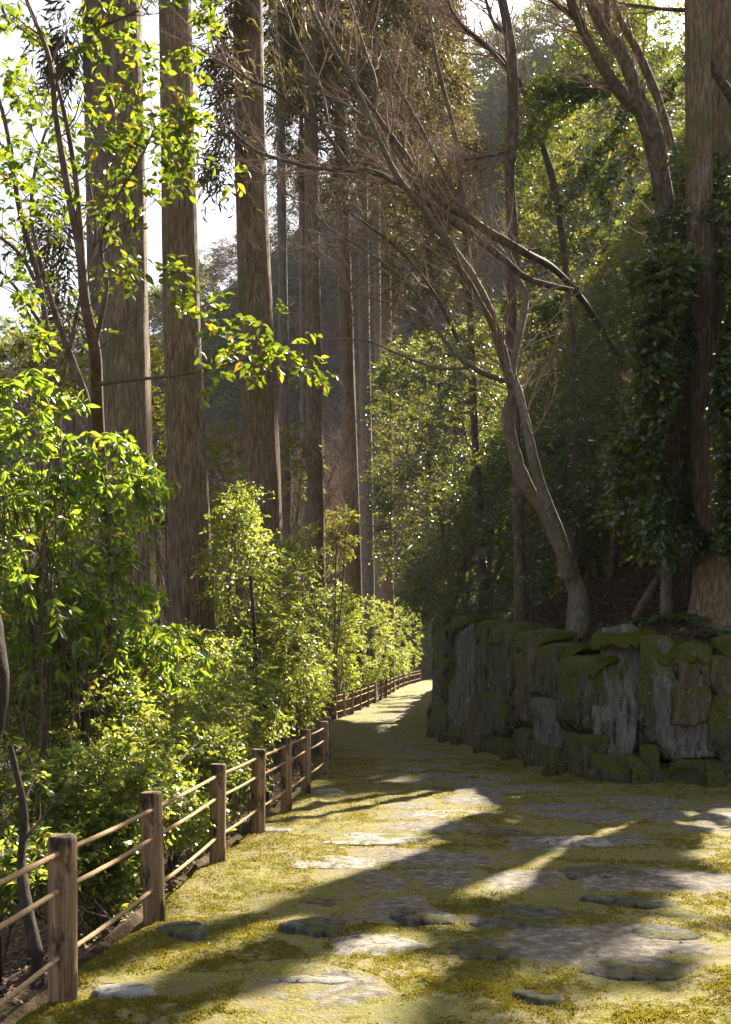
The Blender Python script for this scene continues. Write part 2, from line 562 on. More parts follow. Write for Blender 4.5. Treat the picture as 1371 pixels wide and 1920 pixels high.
# ------------------------------------------------------------------ plan of the place
FEN = np.array([(-1.55, 1.5), (-1.5, 3.25), (-1.39, 4.65), (-1.26, 6.06), (-1.15, 7.87), (-1.0, 9.41), (-.85, 10.87), (-.72, 12.2), (-.59, 13.8), (-.60, 15.2), (-.72, 19), (-1.0, 26), (-.9, 29),
                (-.4, 32.5), (.15, 37), (.8, 42.5), (1.4, 49), (2.1, 55), (3.9, 66), (7, 80)])
WAL = np.array([(16, 9.5), (11, 11.6), (7, 12.7), (4.7, 13.03), (3.92, 13.2), (3.29, 13.45), (2.9, 13.96), (2.63, 15.4), (2.42, 16.7), (2.07, 18.3), (1.82, 19.8), (1.53, 21.65), (1.62, 24), (2.35, 32),
                (3.3, 42), (4.8, 55), (6.6, 66), (9.5, 80)])


def fenx(y):
    return np.interp(y, np.concatenate([[-20], FEN[:, 1]]), np.concatenate([[-1.6], FEN[:, 0]]))


def rise(y):
    y = np.asarray(y, float)
    return np.clip(y - 32, 0, 60) * 0.0185


def wall_sd(x, y):
    """signed distance to the wall foot, positive on the bank side; and arc parameter"""
    x = np.asarray(x, float); y = np.asarray(y, float)
    best = np.full(x.shape, 1e9); sgn = np.ones(x.shape)
    for a, b in zip(WAL[:-1], WAL[1:]):
        d = b - a; L2 = d @ d
        t = np.clip(((x - a[0]) * d[0] + (y - a[1]) * d[1]) / L2, 0, 1)
        qx, qy = x - a[0] - t * d[0], y - a[1] - t * d[1]
        r = np.hypot(qx, qy)
        s = -(d[0] * qy - d[1] * qx)
        up = r < best - 1e-9
        best = np.where(up, r, best)
        sgn = np.where(up, np.sign(s), sgn)
    return best * sgn


CREST = np.array([(-900, 700), (0, 640), (170, 600), (300, 560), (400, 490), (460, 450), (600, 330), (860, 140), (930, 55), (1010, 15), (1110, 0), (1250, 120), (1400, 330), (1700, 620), (2200, 760), (3200, 800)])


def terrain(x, y):
    x = np.asarray(x, float); y = np.asarray(y, float)
    base = rise(y)
    dl = np.maximum(fenx(y) - 0.18 - x, 0)
    zl = base - 0.16 * np.clip(dl / 0.25, 0, 1) - 2.6 * (1 - np.exp(-np.maximum(dl - .2, 0) / 4.5))
    sd = wall_sd(x, y)
    d = np.maximum(sd - 0.5, 0)
    wt_ = 1.55 + 0.5 * np.clip((y - 13) / 8, 0, 1)
    zr = base + wt_ + 0.42 * d + 0.010 * np.minimum(d, 25) ** 2
    zr = np.where(zr > 10, 10 + (zr - 10) * 0.35, zr)
    z = np.where(sd > 0.35, zr, np.where(dl > 0, zl, base - 0.12))
    # far hill
    yy = np.maximum(y, 1.0)
    cy = np.interp(CX + x / yy * F, CREST[:, 0], CREST[:, 1])
    zc = HC + (HY - cy) * 190 / F - 5
    k = np.clip((y - 84) / 110, 0, 1)
    k = k * k * (3 - 2 * k) * 0.55 + k * 0.45
    z = z * (1 - k) + zc * k
    z = z + fbm(x * 1.4, y * 1.4, seed=5) * 0.06 * np.where((sd > .3) | (dl > 0), 1, 0) + fbm(x * .06, y * .06, seed=9) * 2.5 * k
    return z


# ground sheet
def axis(segs):
    out = []
    for a, b, s in segs:
        out.append(np.arange(a, b, s))
    return np.unique(np.concatenate(out + [[segs[-1][1]]]))


gx = axis([(-260, -60, 10), (-60, -12, 1.5), (-12, -3, .3), (-3, 8, .12), (8, 16, .4), (16, 60, 2), (60, 320, 10)])
gy = axis([(-30, 0, 1.5), (0, 3, .3), (3, 22, .12), (22, 45, .5), (45, 80, 2), (80, 330, 8)])
GX, GY = np.meshgrid(gx, gy)
GZ = terrain(GX, GY)
nx, ny = len(gx), len(gy)
ii = (np.arange(ny - 1)[:, None] * nx + np.arange(nx - 1)[None, :]).ravel()
GQ = np.stack([ii, ii + 1, ii + nx + 1, ii + nx], -1)
gme = make_mesh('ground', np.stack([GX, GY, GZ], -1).reshape(-1, 3), [GQ], M['soil'])
tag(link('ground', gme), kind='structure')


# path sheet: moss with flat stones worked into it
def cells(x, y, seed):
    """distance to nearest two feature points and the id value of the nearest"""
    xi, yi = np.floor(x), np.floor(y)
    d1 = np.full(x.shape, 9.0); d2 = np.full(x.shape, 9.0); idv = np.zeros(x.shape)
    for a in (-1, 0, 1):
        for b in (-1, 0, 1):
            cx, cy = xi + a, yi + b
            z0 = np.zeros_like(cx)
            fx = cx + 0.15 + 0.7 * hsh(cx, cy, z0, seed); fy = cy + 0.15 + 0.7 * hsh(cx, cy, z0, seed + 1)
            d = np.hypot(x - fx, y - fy)
            v = hsh(cx, cy, z0, seed + 2)
            near = d < d1
            d2 = np.where(near, d1, np.minimum(d2, d)); idv = np.where(near, v, idv); d1 = np.where(near, d, d1)
    return d1, d2, idv


ys = [-8.0]
while ys[-1] < 78:
    y = ys[-1]
    ys.append(y + (0.25 if y < 3.2 else 0.022 + max(0, y - 5) * 0.006))
ys = np.array(ys)
ts = np.linspace(0, 1, 190)
wallx = np.interp(ys, WAL[::1, 1][np.argsort(WAL[:, 1])], WAL[:, 0][np.argsort(WAL[:, 1])])
xl = fenx(ys) - 0.20
xr = wallx + 0.10
XX = xl[:, None] * (1 - ts)[None, :] + xr[:, None] * ts[None, :]
YY = np.repeat(ys[:, None], len(ts), 1)
XX[:, 0] += 0


def path_stone(x, y):
    wx = x + .25 * fbm(x * 1.1, y * 1.1, seed=31); wy = y + .25 * fbm(x * 1.1, y * 1.1, seed=37)
    d1, d2, idv = cells(wx * 1.15, wy * 1.3, 3)
    edge = np.clip((d2 - d1 - 0.10) / 0.12, 0, 1)
    fx = x - fenx(y)
    mid = np.clip((fx - 0.7) / 0.8, 0, 1) * np.clip((wall_sd(x, y) * -1 - 0.55) / 0.6, 0, 1)
    near = np.where(y < 9.5, 0.42, 0.72)
    return edge * mid * (idv < near)


def path_z(x, y, full=True):
    st = path_stone(x, y)
    z = rise(y) + 0.022 * fbm(x * .9, y * .9, seed=41) + (1 - st * .8) * (0.030 * fbm(x * 3.3, y * 3.3, seed=42) + 0.014 * fbm(x * 17, y * 17, seed=43)) + st * 0.014
    e = (x - (fenx(y) - 0.20 + 0.10 * fbm(y * 1.7, y * 0 + 3, seed=44)))
    z = z + 0.045 * np.exp(-((e - .35) / .22) ** 2) * (0.4 + fbm(x * 1.5, y * 2.2, seed=45)) - 0.22 * np.clip(1 - e / 0.14, 0, 1) ** 2
    w = np.clip(1 + wall_sd(x, y) / .35, 0, 1)
    return z + .06 * w * w, st


ZZ, ST = path_z(XX, YY)
n0, n1 = XX.shape
ii = (np.arange(n0 - 1)[:, None] * n1 + np.arange(n1 - 1)[None, :]).ravel()
PQ = np.stack([ii, ii + 1, ii + n1 + 1, ii + n1], -1)
pme = make_mesh('path', np.stack([XX, YY, ZZ], -1).reshape(-1, 3), [PQ], M['path'], attrs={'stone': ST.ravel()})
tag(link('path', pme), kind='structure')

# ------------------------------------------------------------------ where the sun reaches the ground (canopy gaps)
LIT = [
    [(600, 1488), (880, 1476), (940, 1515), (850, 1545), (800, 1562), (850, 1585), (770, 1612), (640, 1650), (500, 1700), (330, 1735), (180, 1700), (200, 1600), (400, 1530)],
    [(560, 1465), (700, 1462), (640, 1478), (560, 1480)], [(690, 1452), (810, 1450), (800, 1466), (700, 1470)],
    [(300, 1735), (560, 1710), (660, 1725), (480, 1782), (380, 1830), (290, 1880), (100, 1900), (40, 1830)],
    [(1250, 1508), (1160, 1556), (1060, 1596), (1020, 1640), (960, 1690), (830, 1690), (845, 1650), (960, 1600), (985, 1560), (1090, 1530)],
    [(600, 1752), (760, 1738), (820, 1768), (700, 1800), (600, 1790)], [(760, 1716), (900, 1722), (890, 1742), (800, 1740)],
    [(520, 1822), (680, 1795), (870, 1800), (800, 1850), (700, 1960), (330, 1960), (440, 1870)],
    [(1330, 1560), (1420, 1545), (1420, 1650), (1310, 1625)], [(1300, 1660), (1420, 1640), (1420, 1720), (1250, 1705)],
    [(1200, 1728), (1300, 1715), (1290, 1770), (1215, 1800), (1160, 1830), (1190, 1780)],
    [(1310, 1800), (1420, 1780), (1420, 1850), (1290, 1850)], [(1080, 1880), (1200, 1850), (1400, 1880), (1400, 1980), (1000, 1980)],
    [(610, 1310), (840, 1262), (840, 1310), (830, 1350), (700, 1358), (600, 1348)], [(700, 1360), (800, 1352), (815, 1375), (720, 1378)],
    [(930, 1452), (1000, 1448), (990, 1458)],
]


def inpoly(x, y, poly):
    c = np.zeros(x.shape, bool)
    n = len(poly)
    for i in range(n):
        x0, y0 = poly[i]; x1, y1 = poly[(i + 1) % n]
        cond = ((y0 > y) != (y1 > y))
        xi = (x1 - x0) * (y - y0) / ((y1 - y0) if y1 != y0 else 1e-9) + x0
        c ^= cond & (x < xi)
    return c


def lit(p):
    """p (N,3): is the sun ray through p one of those that reach the ground in the light?"""
    t = p[:, 2] / TE
    x = p[:, 0] - SH[0] * t; y = p[:, 1] - SH[1] * t
    jx = x + .06 * fbm(x * 3, y * 3, seed=71); jy = y + .10 * fbm(x * 3, y * 3, seed=72)
    yy = np.maximum(jy, 2.2)
    px = CX + jx / yy * F; py = HY + HC / yy * F
    on = np.zeros(x.shape, bool)
    for q in LIT: on |= inpoly(px, py, q)
    on |= (fbm(x * 2.1, y * 1.5, seed=74) > .42) & (y < 12)
    nz = fbm(x * .75, y * .75, seed=73)
    left = x < fenx(y) - .1
    right = wall_sd(x, y) > 0
    res = np.where(left, (nz > np.where((x < -1.9) & (y < 9.5), -.02, -0.30)) & (x > np.maximum(-.36 * y - .7, -5.9)), np.where(right, nz > np.where(wall_sd(x, y) < 1.6, .22, .42), on))
    res = np.where((y < 2.6) & ~left, nz > 0, res)
    res = np.where((y > 33) & ~right, nz > -.2, res)
    return res


# ------------------------------------------------------------------ cedars
def cedar(name, label, prof, Y, ztop=22, mat='cedar', zbase=None, parts=True, group='tall cedar trunks', lobes=5, seed=0):
    """prof rows (px centre, py, width px) from top to bottom, at depth Y"""
    rng = np.random.RandomState(seed + 100)
    prof = sorted(prof, key=lambda r: -r[1])
    c = np.array([P(a, b, Y) for a, b, w in prof]); w = np.array([r[2] * Y / F / 2 for r in prof])
    zg = float(terrain(c[0, 0], Y)) if zbase is None else zbase
    sl = (c[-1] - c[0]) / (c[-1, 2] - c[0, 2]); sw = (w[-1] - w[0]) / (c[-1, 2] - c[0, 2])
    zs = np.concatenate([np.linspace(zg - .3, c[-1, 2], 70), np.linspace(c[-1, 2], ztop, 20)[1:]])
    cx = np.interp(zs, c[:, 2], c[:, 0]); ww = np.interp(zs, c[:, 2], w)
    lo = zs < c[0, 2]; hi = zs > c[-1, 2]
    cx[lo] = c[0, 0] + sl[0] * (zs[lo] - c[0, 2]); cx[hi] = c[-1, 0] + sl[0] * (zs[hi] - c[-1, 2])
    ww[lo] = w[0] - sw * (c[0, 2] - zs[lo]) * .6
    ww[hi] = w[-1] * np.interp(zs[hi], [c[-1, 2], ztop + 1], [1, .25])
    ww = ww * (1 + .7 * np.exp(-(zs - zg) / .45))
    K = 72
    a = np.linspace(0, 2 * np.pi, K, endpoint=False)
    A, Z = np.meshgrid(a, zs)
    ph = rng.rand() * 50
    rid = fbm(np.cos(A) * 3.2 + ph, np.sin(A) * 3.2, Z * .35, seed=3) * .05 + fbm(np.cos(A) * 12 + ph, np.sin(A) * 12, Z * .5, seed=4, oct=2) * .035
    rid += .05 * np.exp(-(Z - zg) / .8) * np.cos(A * lobes + ph)
    rr = ww[:, None] * (1 + rid)
    V = np.stack([cx[:, None] - cx[0] + rr * np.cos(A), rr * np.sin(A), Z - zg], -1).reshape(-1, 3)
    n = len(zs)
    i = np.arange(n - 1)[:, None] * K; j = np.arange(K)[None, :]
    Q = np.stack([i + j, i + (j + 1) % K, i + K + (j + 1) % K, i + K + j], -1).reshape(-1, 4)
    t = thing(name, label, 'cedar tree', (cx[0], Y, zg), group)
    link('trunk', make_mesh('trunk', V, [Q], M[mat]), t)
    t_info = dict(obj=t, x=cx[-1], Y=Y, base=np.array([cx[0], Y, zg]), line=(zs, cx, ww))
    return t_info


CED = []
CED.append(cedar('cedar_tree', 'broad furrowed cedar trunk at left, rising behind the large-leaved shrub', [(223, 0, 82), (228, 300, 86), (236, 600, 84), (240, 900, 92), (248, 1150, 96)], 14.5, 20, seed=1))
CED.append(cedar('cedar_tree', 'grey cedar trunk half hidden behind the broad leftmost one', [(178, 0, 48), (188, 400, 52), (200, 800, 60), (215, 1100, 64)], 17.5, 20, 'cedar_grey', seed=2))
CED.append(cedar('cedar_tree', 'second big cedar trunk from the left, standing clear against the sky', [(328, 0, 60), (334, 300, 62), (341, 600, 68), (352, 900, 76), (364, 1240, 82)], 16.5, 20, seed=3))
CED.append(cedar('cedar_tree', 'third big cedar trunk from the left, crossed by bare maple boughs', [(465, 0, 54), (470, 300, 58), (480, 600, 64), (491, 900, 70), (500, 1300, 74)], 19.5, 22, seed=4))
MIDS = [
    ('thin cedar trunk close behind the third big one', 524, 30, 536, 1010, 20, 31, 'cedar_grey'),
    ('straight mid-distance cedar trunk with open space on both sides', 581, 60, 594, 1090, 31, 29, 'cedar'),
    ('slim pale cedar trunk just left of the straight mid-distance one', 566, 360, 571, 1000, 14, 44, 'cedar_grey'),
    ('leaning cedar trunk right of centre with a dark shaded side', 640, 300, 664, 1120, 30, 43, 'cedar'),
    ('grey cedar trunk touching the right side of the leaning one', 679, 300, 690, 1110, 24, 48, 'cedar_grey'),
    ('narrow distant cedar trunk beside the edge of the dark evergreens', 706, 380, 712, 1090, 15, 60, 'cedar_grey'),
    ('rightmost far cedar trunk, partly covered by evergreen leaves', 724, 400, 727, 1020, 21, 58, 'cedar'),
]
for i, (lb, x0, y0, x1, y1, w, Y, mt) in enumerate(MIDS):
    CED.append(cedar('cedar_tree', lb, [(x0, y0, w * .8), ((x0 + x1) / 2, (y0 + y1) / 2, w * .9), (x1, y1, w * 1.05)], Y, 30 if Y < 45 else 38, mt, seed=20 + i))
RC = [cedar('cedar_tree', 'pale fibrous cedar trunk on the bank at the right edge', [(1307, 0, 45), (1312, 400, 48), (1322, 800, 54), (1334, 1090, 57)], 14.9, 20, 'cedar', seed=50),
      cedar('cedar_tree', 'reddish cedar trunk cut by the right edge of the picture', [(1356, 0, 62), (1360, 500, 66), (1366, 900, 74), (1372, 1090, 70)], 16.7, 20, 'cedar', seed=51)]
CED += RC


def brown_crown(t, pts, seed):
    """hanging cedar sprays attached to a trunk"""
    rng = np.random.RandomState(seed)
    g = Geo(); tw = Geo()
    b = t['base']
    zs, cx, ww = t['line']
    org = np.stack([np.interp(pts[:, 2] + 0.2, zs, cx), np.full(len(pts), b[1]), pts[:, 2] + 0.2], -1)
    sel = rng.rand(len(pts)) < .35
    k = np.linspace(0, 1, 4)[None, :, None]
    lines = org[sel][:, None, :] * (1 - k) + pts[sel][:, None, :] * k
    lines[..., 2] += .4 * np.sin(k[..., 0] * np.pi)
    if sel.any(): tubes(tw, lines, np.broadcast_to(.03 * (1 - .8 * k[..., 0]), lines.shape[:2]), 4)
    D = nrm(pts - org + np.array([0, 0, -.2]))
    sprays(g, None, pts, D, rng, m=9, k=9, tl=.62, ll=.24, lw=.026, droop=.6, lod=0, spread=.9, flat=.3)
    link('crown', g.mesh('crown', M['conifer'], True, b), t['obj'])
    if sel.any(): link('bough', tw.mesh('bough', M['cedar'], True, b), t['obj'])


def ray_points(n, x0, x1, y0, y1, Ya, Yb, rng, test=None):
    px = x0 + (x1 - x0) * rng.rand(n); py = y0 + (y1 - y0) * rng.rand(n)
    Y = Ya + (Yb - Ya) * rng.rand(n)
    p = np.stack([(px - CX) * Y / F, Y, HC + (HY - py) * Y / F], -1)
    if test is not None:
        k = test(px, py, Y, p)
        p = p[k]
    return p


rng = np.random.RandomState(5)


def con_ok(px, py, Y, p):
    nz = fbm(px / 70., py / 110., Y * .15, seed=61)
    right = np.interp(py, [-300, 0, 60, 300, 600], [900, 850, 858, 885, 900])
    left = np.interp(py, [-300, 0, 300, 480, 600], [505, 510, 520, 560, 700])
    dens = np.interp(py, [-300, 100, 330, 600], [.9, .55, .0, -.45])
    dens = dens + np.where(px > 720, .1, -.1) - np.where((px > 540) & (px < 720) & (py > 120), .35, 0)
    return (px < right) & (px > left) & (nz < dens)


cp = ray_points(4600, 500, 905, -260, 620, 28, 60, rng, con_ok)
mids = CED[4:11]
dd = np.stack([np.hypot(cp[:, 0] - m['x'], (cp[:, 1] - m['Y']) * .35) for m in mids], 1)
own = dd.argmin(1)
for i, m in enumerate(mids):
    q = cp[own == i]
    # a crown above the picture as well
    top = m['line'][0][-1]
    zz = top - 9 * rng.rand(60) ** 1.3
    ang = rng.rand(60) * 6.28; rad = 1.8 * rng.rand(60) * np.interp(top - zz, [0, 9], [.2, 1])
    ex = np.stack([m['x'] + rad * np.cos(ang), m['Y'] + rad * np.sin(ang), zz], -1)
    ex = ex[~lit(ex) | (ex[:, 0] < -3)]
    q = np.concatenate([q, ex])
    if len(q): brown_crown(m, q, 70 + i)
for i, m in enumerate(CED[:4]):
    zz = 14 + 7 * rng.rand(90); ang = rng.rand(90) * 6.28; rad = .4 + 1.9 * rng.rand(90)
    ex = np.stack([m['x'] + rad * np.cos(ang), m['Y'] + rad * np.sin(ang), zz], -1)
    if i == 3:
        ex = np.concatenate([ex, ray_points(26, 412, 448, -60, 330, 18.5, 20, rng)])
    if i == 1:
        ex = np.concatenate([ex, ray_points(10, 100, 170, 350, 600, 17, 18, rng), ray_points(8, 120, 160, -20, 120, 17, 18, rng)])
    brown_crown(m, ex, 90 + i)

# ------------------------------------------------------------------ far woods on the hill
rng = np.random.RandomState(8)


def hillwood(name, mat, n, test, seed, leaf=(1.1, .55), m=5, k=5, tl=1.6):
    g = Geo()
    rng = np.random.RandomState(seed)
    Y = 88 + 108 * rng.rand(n) ** .8
    px = -150 + 1900 * rng.rand(n)
    x = (px - CX) * Y / F
    q = test(px, x, Y)
    x, Y = x[q], Y[q]
    z = terrain(x, Y)
    h = 2 + 7 * rng.rand(len(x))
    C = np.stack([x, Y, z + h], -1)
    D = np.stack([rng.normal(size=len(x)) * .5, -.4 + rng.normal(size=len(x)) * .4, np.ones(len(x)) * .8], -1)
    sprays(g, None, C, D, rng, m=m, k=k, tl=tl, ll=leaf[0], lw=leaf[1], droop=.3, lod=0, spread=.9, flat=.3)
    o = link(name, g.mesh(name, M[mat], True))
    return o


def gtest(px, x, Y):
    nz = fbm(x * .05, Y * .05, seed=81)
    return (nz > .0) | (px < 330) & (nz > -.25) | (Y > 150) & (nz > -.3)


def btest(px, x, Y):
    nz = fbm(x * .05, Y * .05, seed=81)
    return (nz < .12)


tag(hillwood('distant_evergreens', 'far_green', 6500, gtest, 1, (.62, .3), 6, 6, 1.7), 'hazy green evergreens covering the far hillside behind the trunks', 'woods', kind='stuff')
tag(hillwood('distant_bare_woods', 'far_brown', 5200, btest, 2, (1.0, .06), 6, 7, 2.0), 'brown leafless woods on the far hillside between the cedar trunks', 'woods', kind='stuff')


# ------------------------------------------------------------------ maples
def maple(name, label, limbs, seed, mat='maple', tw=(5, 6, 5, 4), base_i=0, lens=(1.5, .75, .38), skip=(), bias=(-.25, 0, .1), cat='maple tree', start=0.3, tm='twig', group='bare maple trees on the bank'):
    rng = np.random.RandomState(seed)
    g = Geo(); gt = Geo()
    t = None
    for i, L in enumerate(limbs):
        p, r = limb(L)
        if t is None:
            zg = float(terrain(p[0, 0], p[0, 1]))
            if p[0, 2] > zg:
                p = np.vstack([[p[0, 0], p[0, 1], zg - .15], p]); r = np.concatenate([[r[0] * 1.35], r])
            org = np.array([p[0, 0], p[0, 1], zg])
            t = thing(name, label, cat, tuple(org), group)
        wob = fbm(p * 1.7 + i, p * 0 + seed, seed=6, oct=2) if False else 0
        r = r * (1 + .10 * vnoise(np.arange(len(r)) * .45, np.full(len(r), i * 3.3), seed=seed))
        tubes(g, p[None], r[None], 12 if r.max() > .04 else 7)
        if i in skip: continue
        n1 = max(2, int(tw[0] * len(L) * .7))
        a, ar = spawn(p[None], np.minimum(r, .035)[None], n1, lens[0], 0.85, .12, rng, S=6, f0=start, bias=bias, ratio=.5)
        b, br = spawn(a, ar, tw[1], lens[1], .75, .10, rng, S=5, f0=.1, ratio=.55)
        c, cr = spawn(b, br, tw[2], lens[2], .7, .10, rng, S=4, f0=.1, ratio=.6)
        tubes(gt, a, ar, 5); tubes(gt, b, br, 4); tubes(gt, c, cr, 3)
        if tw[3]:
            d, dr = spawn(c, cr, tw[3], lens[2] * .45, .7, .1, rng, S=3, f0=.2, ratio=.7)
            tubes(gt, d, dr, 3)
    link('trunk', g.mesh('trunk', M[mat], True, org), t)
    if gt.n: link('twigs', gt.mesh('twigs', M[tm], True, org), t)
    return t


main = [
    [(1084, 1112, 16.6, 36), (1056, 1035, 16.6, 30), (1021, 962, 16.6, 25), (984, 905, 16.5, 26.4), (962, 840, 16.4, 24.8), (953, 775, 16.3, 21.6), (962, 735, 16.2, 20.8), (950, 690, 16, 19.2), (925, 605, 15.6, 19.2), (893, 535, 15.2, 20.0),
     (860, 482, 15, 16.0), (800, 400, 14.6, 12.8), (742, 325, 14.2, 10.4), (700, 235, 14, 8.8), (655, 130, 13.8, 7.2), (600, 30, 13.6, 5.6), (570, -80, 13.5, 4.0)],
    [(1064, 1080, 16.4, 28.8), (1050, 1010, 16.2, 27.2), (1022, 935, 16.0, 21.6), (1000, 860, 15.9, 19.2), (986, 790, 15.9, 17.6), (972, 735, 16, 16.0), (962, 690, 16.3, 14.4), (975, 620, 16.6, 13.6), (985, 560, 17, 12.0), (960, 500, 17.3, 9.6), (915, 430, 17.6, 7.2), (880, 330, 18, 4.8)],
    [(945, 715, 16, 9.6), (890, 690, 15.6, 8.8), (835, 640, 15.4, 8.0), (790, 560, 15.3, 6.4), (740, 510, 15.2, 5.6), (680, 465, 15, 4.8), (620, 430, 14.8, 4.0), (575, 385, 14.6, 3.2), (520, 355, 14.6, 2.4)],
    [(880, 690, 15.7, 5.6), (820, 690, 15.5, 4.8), (750, 665, 15.2, 4.0), (690, 640, 15, 3.2), (620, 635, 14.8, 2.4)],
    [(820, 420, 14.8, 7.2), (790, 470, 15, 5.6), (740, 560, 15.4, 4.0), (700, 560, 15.6, 3.2), (640, 540, 15.8, 2.4)],
]
maple('maple_tree', 'twin-stemmed bare maple leaning out over the path from the bank', main, 3, 'maple_pale', tw=(2.2, 4, 4, 1), lens=(1.5, .85, .42), bias=(-.1, 0, -.05))
arch = [
    [(1262, 1050, 26, 12), (1255, 960, 26, 12), (1235, 850, 25.5, 12), (1190, 720, 24.5, 11), (1130, 620, 23, 11), (1090, 560, 20.5, 12), (1040, 505, 18.3, 12.8), (985, 474, 16.85, 14.4), (925, 440, 16.61, 15.3), (868, 402, 16.38, 15.3), (815, 368, 16.15, 12.8), (775, 310, 15.91, 11.0), (730, 250, 15.68, 10.2), (688, 190, 15.44, 8.5), (640, 120, 15.21, 7.6), (590, 30, 15.21, 6.0), (560, -60, 15.21, 4.2)],
    [(1075, 545, 17.20, 9.3), (1030, 535, 17.08, 10.2), (985, 520, 16.96, 11.0), (935, 478, 16.61, 11.9), (870, 430, 16.38, 12.8), (800, 380, 16.15, 11.9), (745, 342, 15.91, 11.0), (690, 320, 15.56, 10.2), (640, 317, 15.33, 9.3), (585, 314, 15.21, 7.6), (530, 300, 14.98, 6.8), (480, 283, 14.74, 6.0), (440, 250, 14.62, 4.2), (395, 215, 14.51, 2.5)],
    [(660, 316, 15.44, 7.6), (610, 250, 15.44, 7.6), (560, 210, 15.21, 6.8), (515, 170, 14.98, 6.0), (470, 150, 14.74, 5.1), (420, 120, 14.62, 4.2), (365, 85, 14.51, 3.4)],
    [(700, 240, 15.91, 7.6), (705, 160, 16.15, 6.8), (680, 80, 16.38, 6.0), (650, -20, 16.38, 4.2)],
    [(620, 250, 15.44, 5.1), (600, 160, 15.68, 5.1), (560, 80, 15.68, 4.2), (530, 0, 15.68, 3.4)],
]
maple('maple_tree', 'bare maple sending long arching boughs left across the picture', arch, 4, 'maple', tw=(2.0, 4, 4, 1), lens=(1.5, .85, .42), bias=(-.1, 0, -.05), start=.35)
maple('maple_tree', 'thin upright bare tree rising beside the leaning maple', [
    [(975, 1060, 18.5, 20), (970, 900, 18.5, 20), (958, 640, 18.5, 21), (963, 480, 18.5, 21), (956, 340, 18.5, 20), (962, 210, 18.5, 21), (958, 90, 18.5, 20), (938, -20, 18.5, 18), (925, -100, 18.5, 15)],
    [(950, 130, 18.5, 9), (925, 100, 18.5, 8), (900, 75, 18.4, 6), (860, 40, 18, 5), (835, -10, 18, 4)],
    [(945, 60, 18.5, 8), (925, 40, 18.5, 7), (905, -20, 18.5, 5)]], 5, 'maple', tw=(3, 4, 4, 0), lens=(1.2, .6, .3), start=.55)
maple('maple_tree', 'forked bare maple whose limbs fan out at the top right', [
    [(1385, 1010, 15.4, 40), (1376, 860, 15.4, 36), (1330, 750, 15.4, 34), (1296, 690, 15.4, 34), (1270, 560, 15.4, 36), (1250, 400, 15.4, 36), (1216, 232, 15.4, 34), (1165, 175, 15.2, 23), (1128, 120, 15.0, 20), (1092, 55, 14.8, 18), (1060, -30, 14.5, 14), (1040, -120, 14.5, 10)],
    [(1222, 245, 15.4, 26), (1190, 160, 15.4, 24), (1162, 95, 15.4, 24), (1135, 60, 15.4, 20), (1100, -10, 15.4, 15), (1080, -100, 15.4, 10)],
    [(1160, 100, 15.4, 12), (1140, 50, 15.4, 12), (1138, -40, 15.4, 10)],
    [(1262, 280, 15.6, 14), (1232, 180, 15.6, 15), (1195, 95, 15.6, 14), (1165, 40, 15.4, 12), (1135, -40, 15.4, 9)],
    [(1378, 190, 15.6, 18), (1345, 140, 15.4, 17), (1318, 80, 15.2, 14), (1290, -10, 15, 12), (1280, -90, 15, 8)],
    [(1150, 150, 15.2, 9), (1080, 40, 14.8, 8), (1020, -10, 14.5, 6)],
    [(1300, 20, 15, 9), (1230, 15, 15, 6), (1160, 5, 15, 4)]], 7, 'maple', tw=(3, 4, 4, 0), lens=(1.2, .6, .3), start=.35, skip=(4,))
maple('maple_tree', 'dark bare tree slanting behind the upright one near the hill', [
    [(1075, 640, 21, 12), (1045, 380, 21, 13), (1010, 250, 21, 12), (985, 175, 21, 12), (950, 120, 20.5, 11), (905, 80, 20, 10), (860, 40, 20, 8), (825, -20, 20, 6)],
    [(1000, 230, 21, 7), (975, 270, 21, 6), (930, 290, 21, 5), (870, 300, 21, 4)]], 9, 'maple', tw=(5, 5, 4, 2), lens=(1.6, .8, .4), start=.3)
maple('maple_tree', 'slender bare tree mixing its twigs with the cedar foliage behind', [
    [(905, 1080, 24, 16), (890, 800, 24, 15), (880, 560, 24, 13), (868, 380, 24, 11), (850, 240, 24, 9), (820, 120, 24, 7), (800, 0, 24, 5)],
    [(880, 560, 24, 8), (830, 430, 23.5, 7), (770, 330, 23, 6), (720, 240, 23, 5)],
    [(870, 400, 24, 8), (800, 260, 24, 7), (740, 150, 24, 6), (700, 60, 24, 4)],
    [(885, 700, 24, 8), (820, 560, 23, 6), (750, 470, 23, 5), (660, 400, 22, 4)]], 13, 'maple', tw=(2.6, 5, 5, 1), lens=(2.1, 1.05, .5), start=.3, bias=(-.1, 0, 0))
maple('young_tree', 'short slim pale stem on the bank between the maple and the right cedars', [
    [(1250, 1062, 15.6, 19), (1232, 1000, 15.6, 17), (1216, 930, 15.5, 15), (1205, 860, 15.5, 12), (1210, 760, 15.5, 9), (1200, 660, 15.5, 6)]], 15, 'maple_pale', tw=(3, 4, 3, 0), lens=(.7, .4, .2), cat='young tree', start=.6)
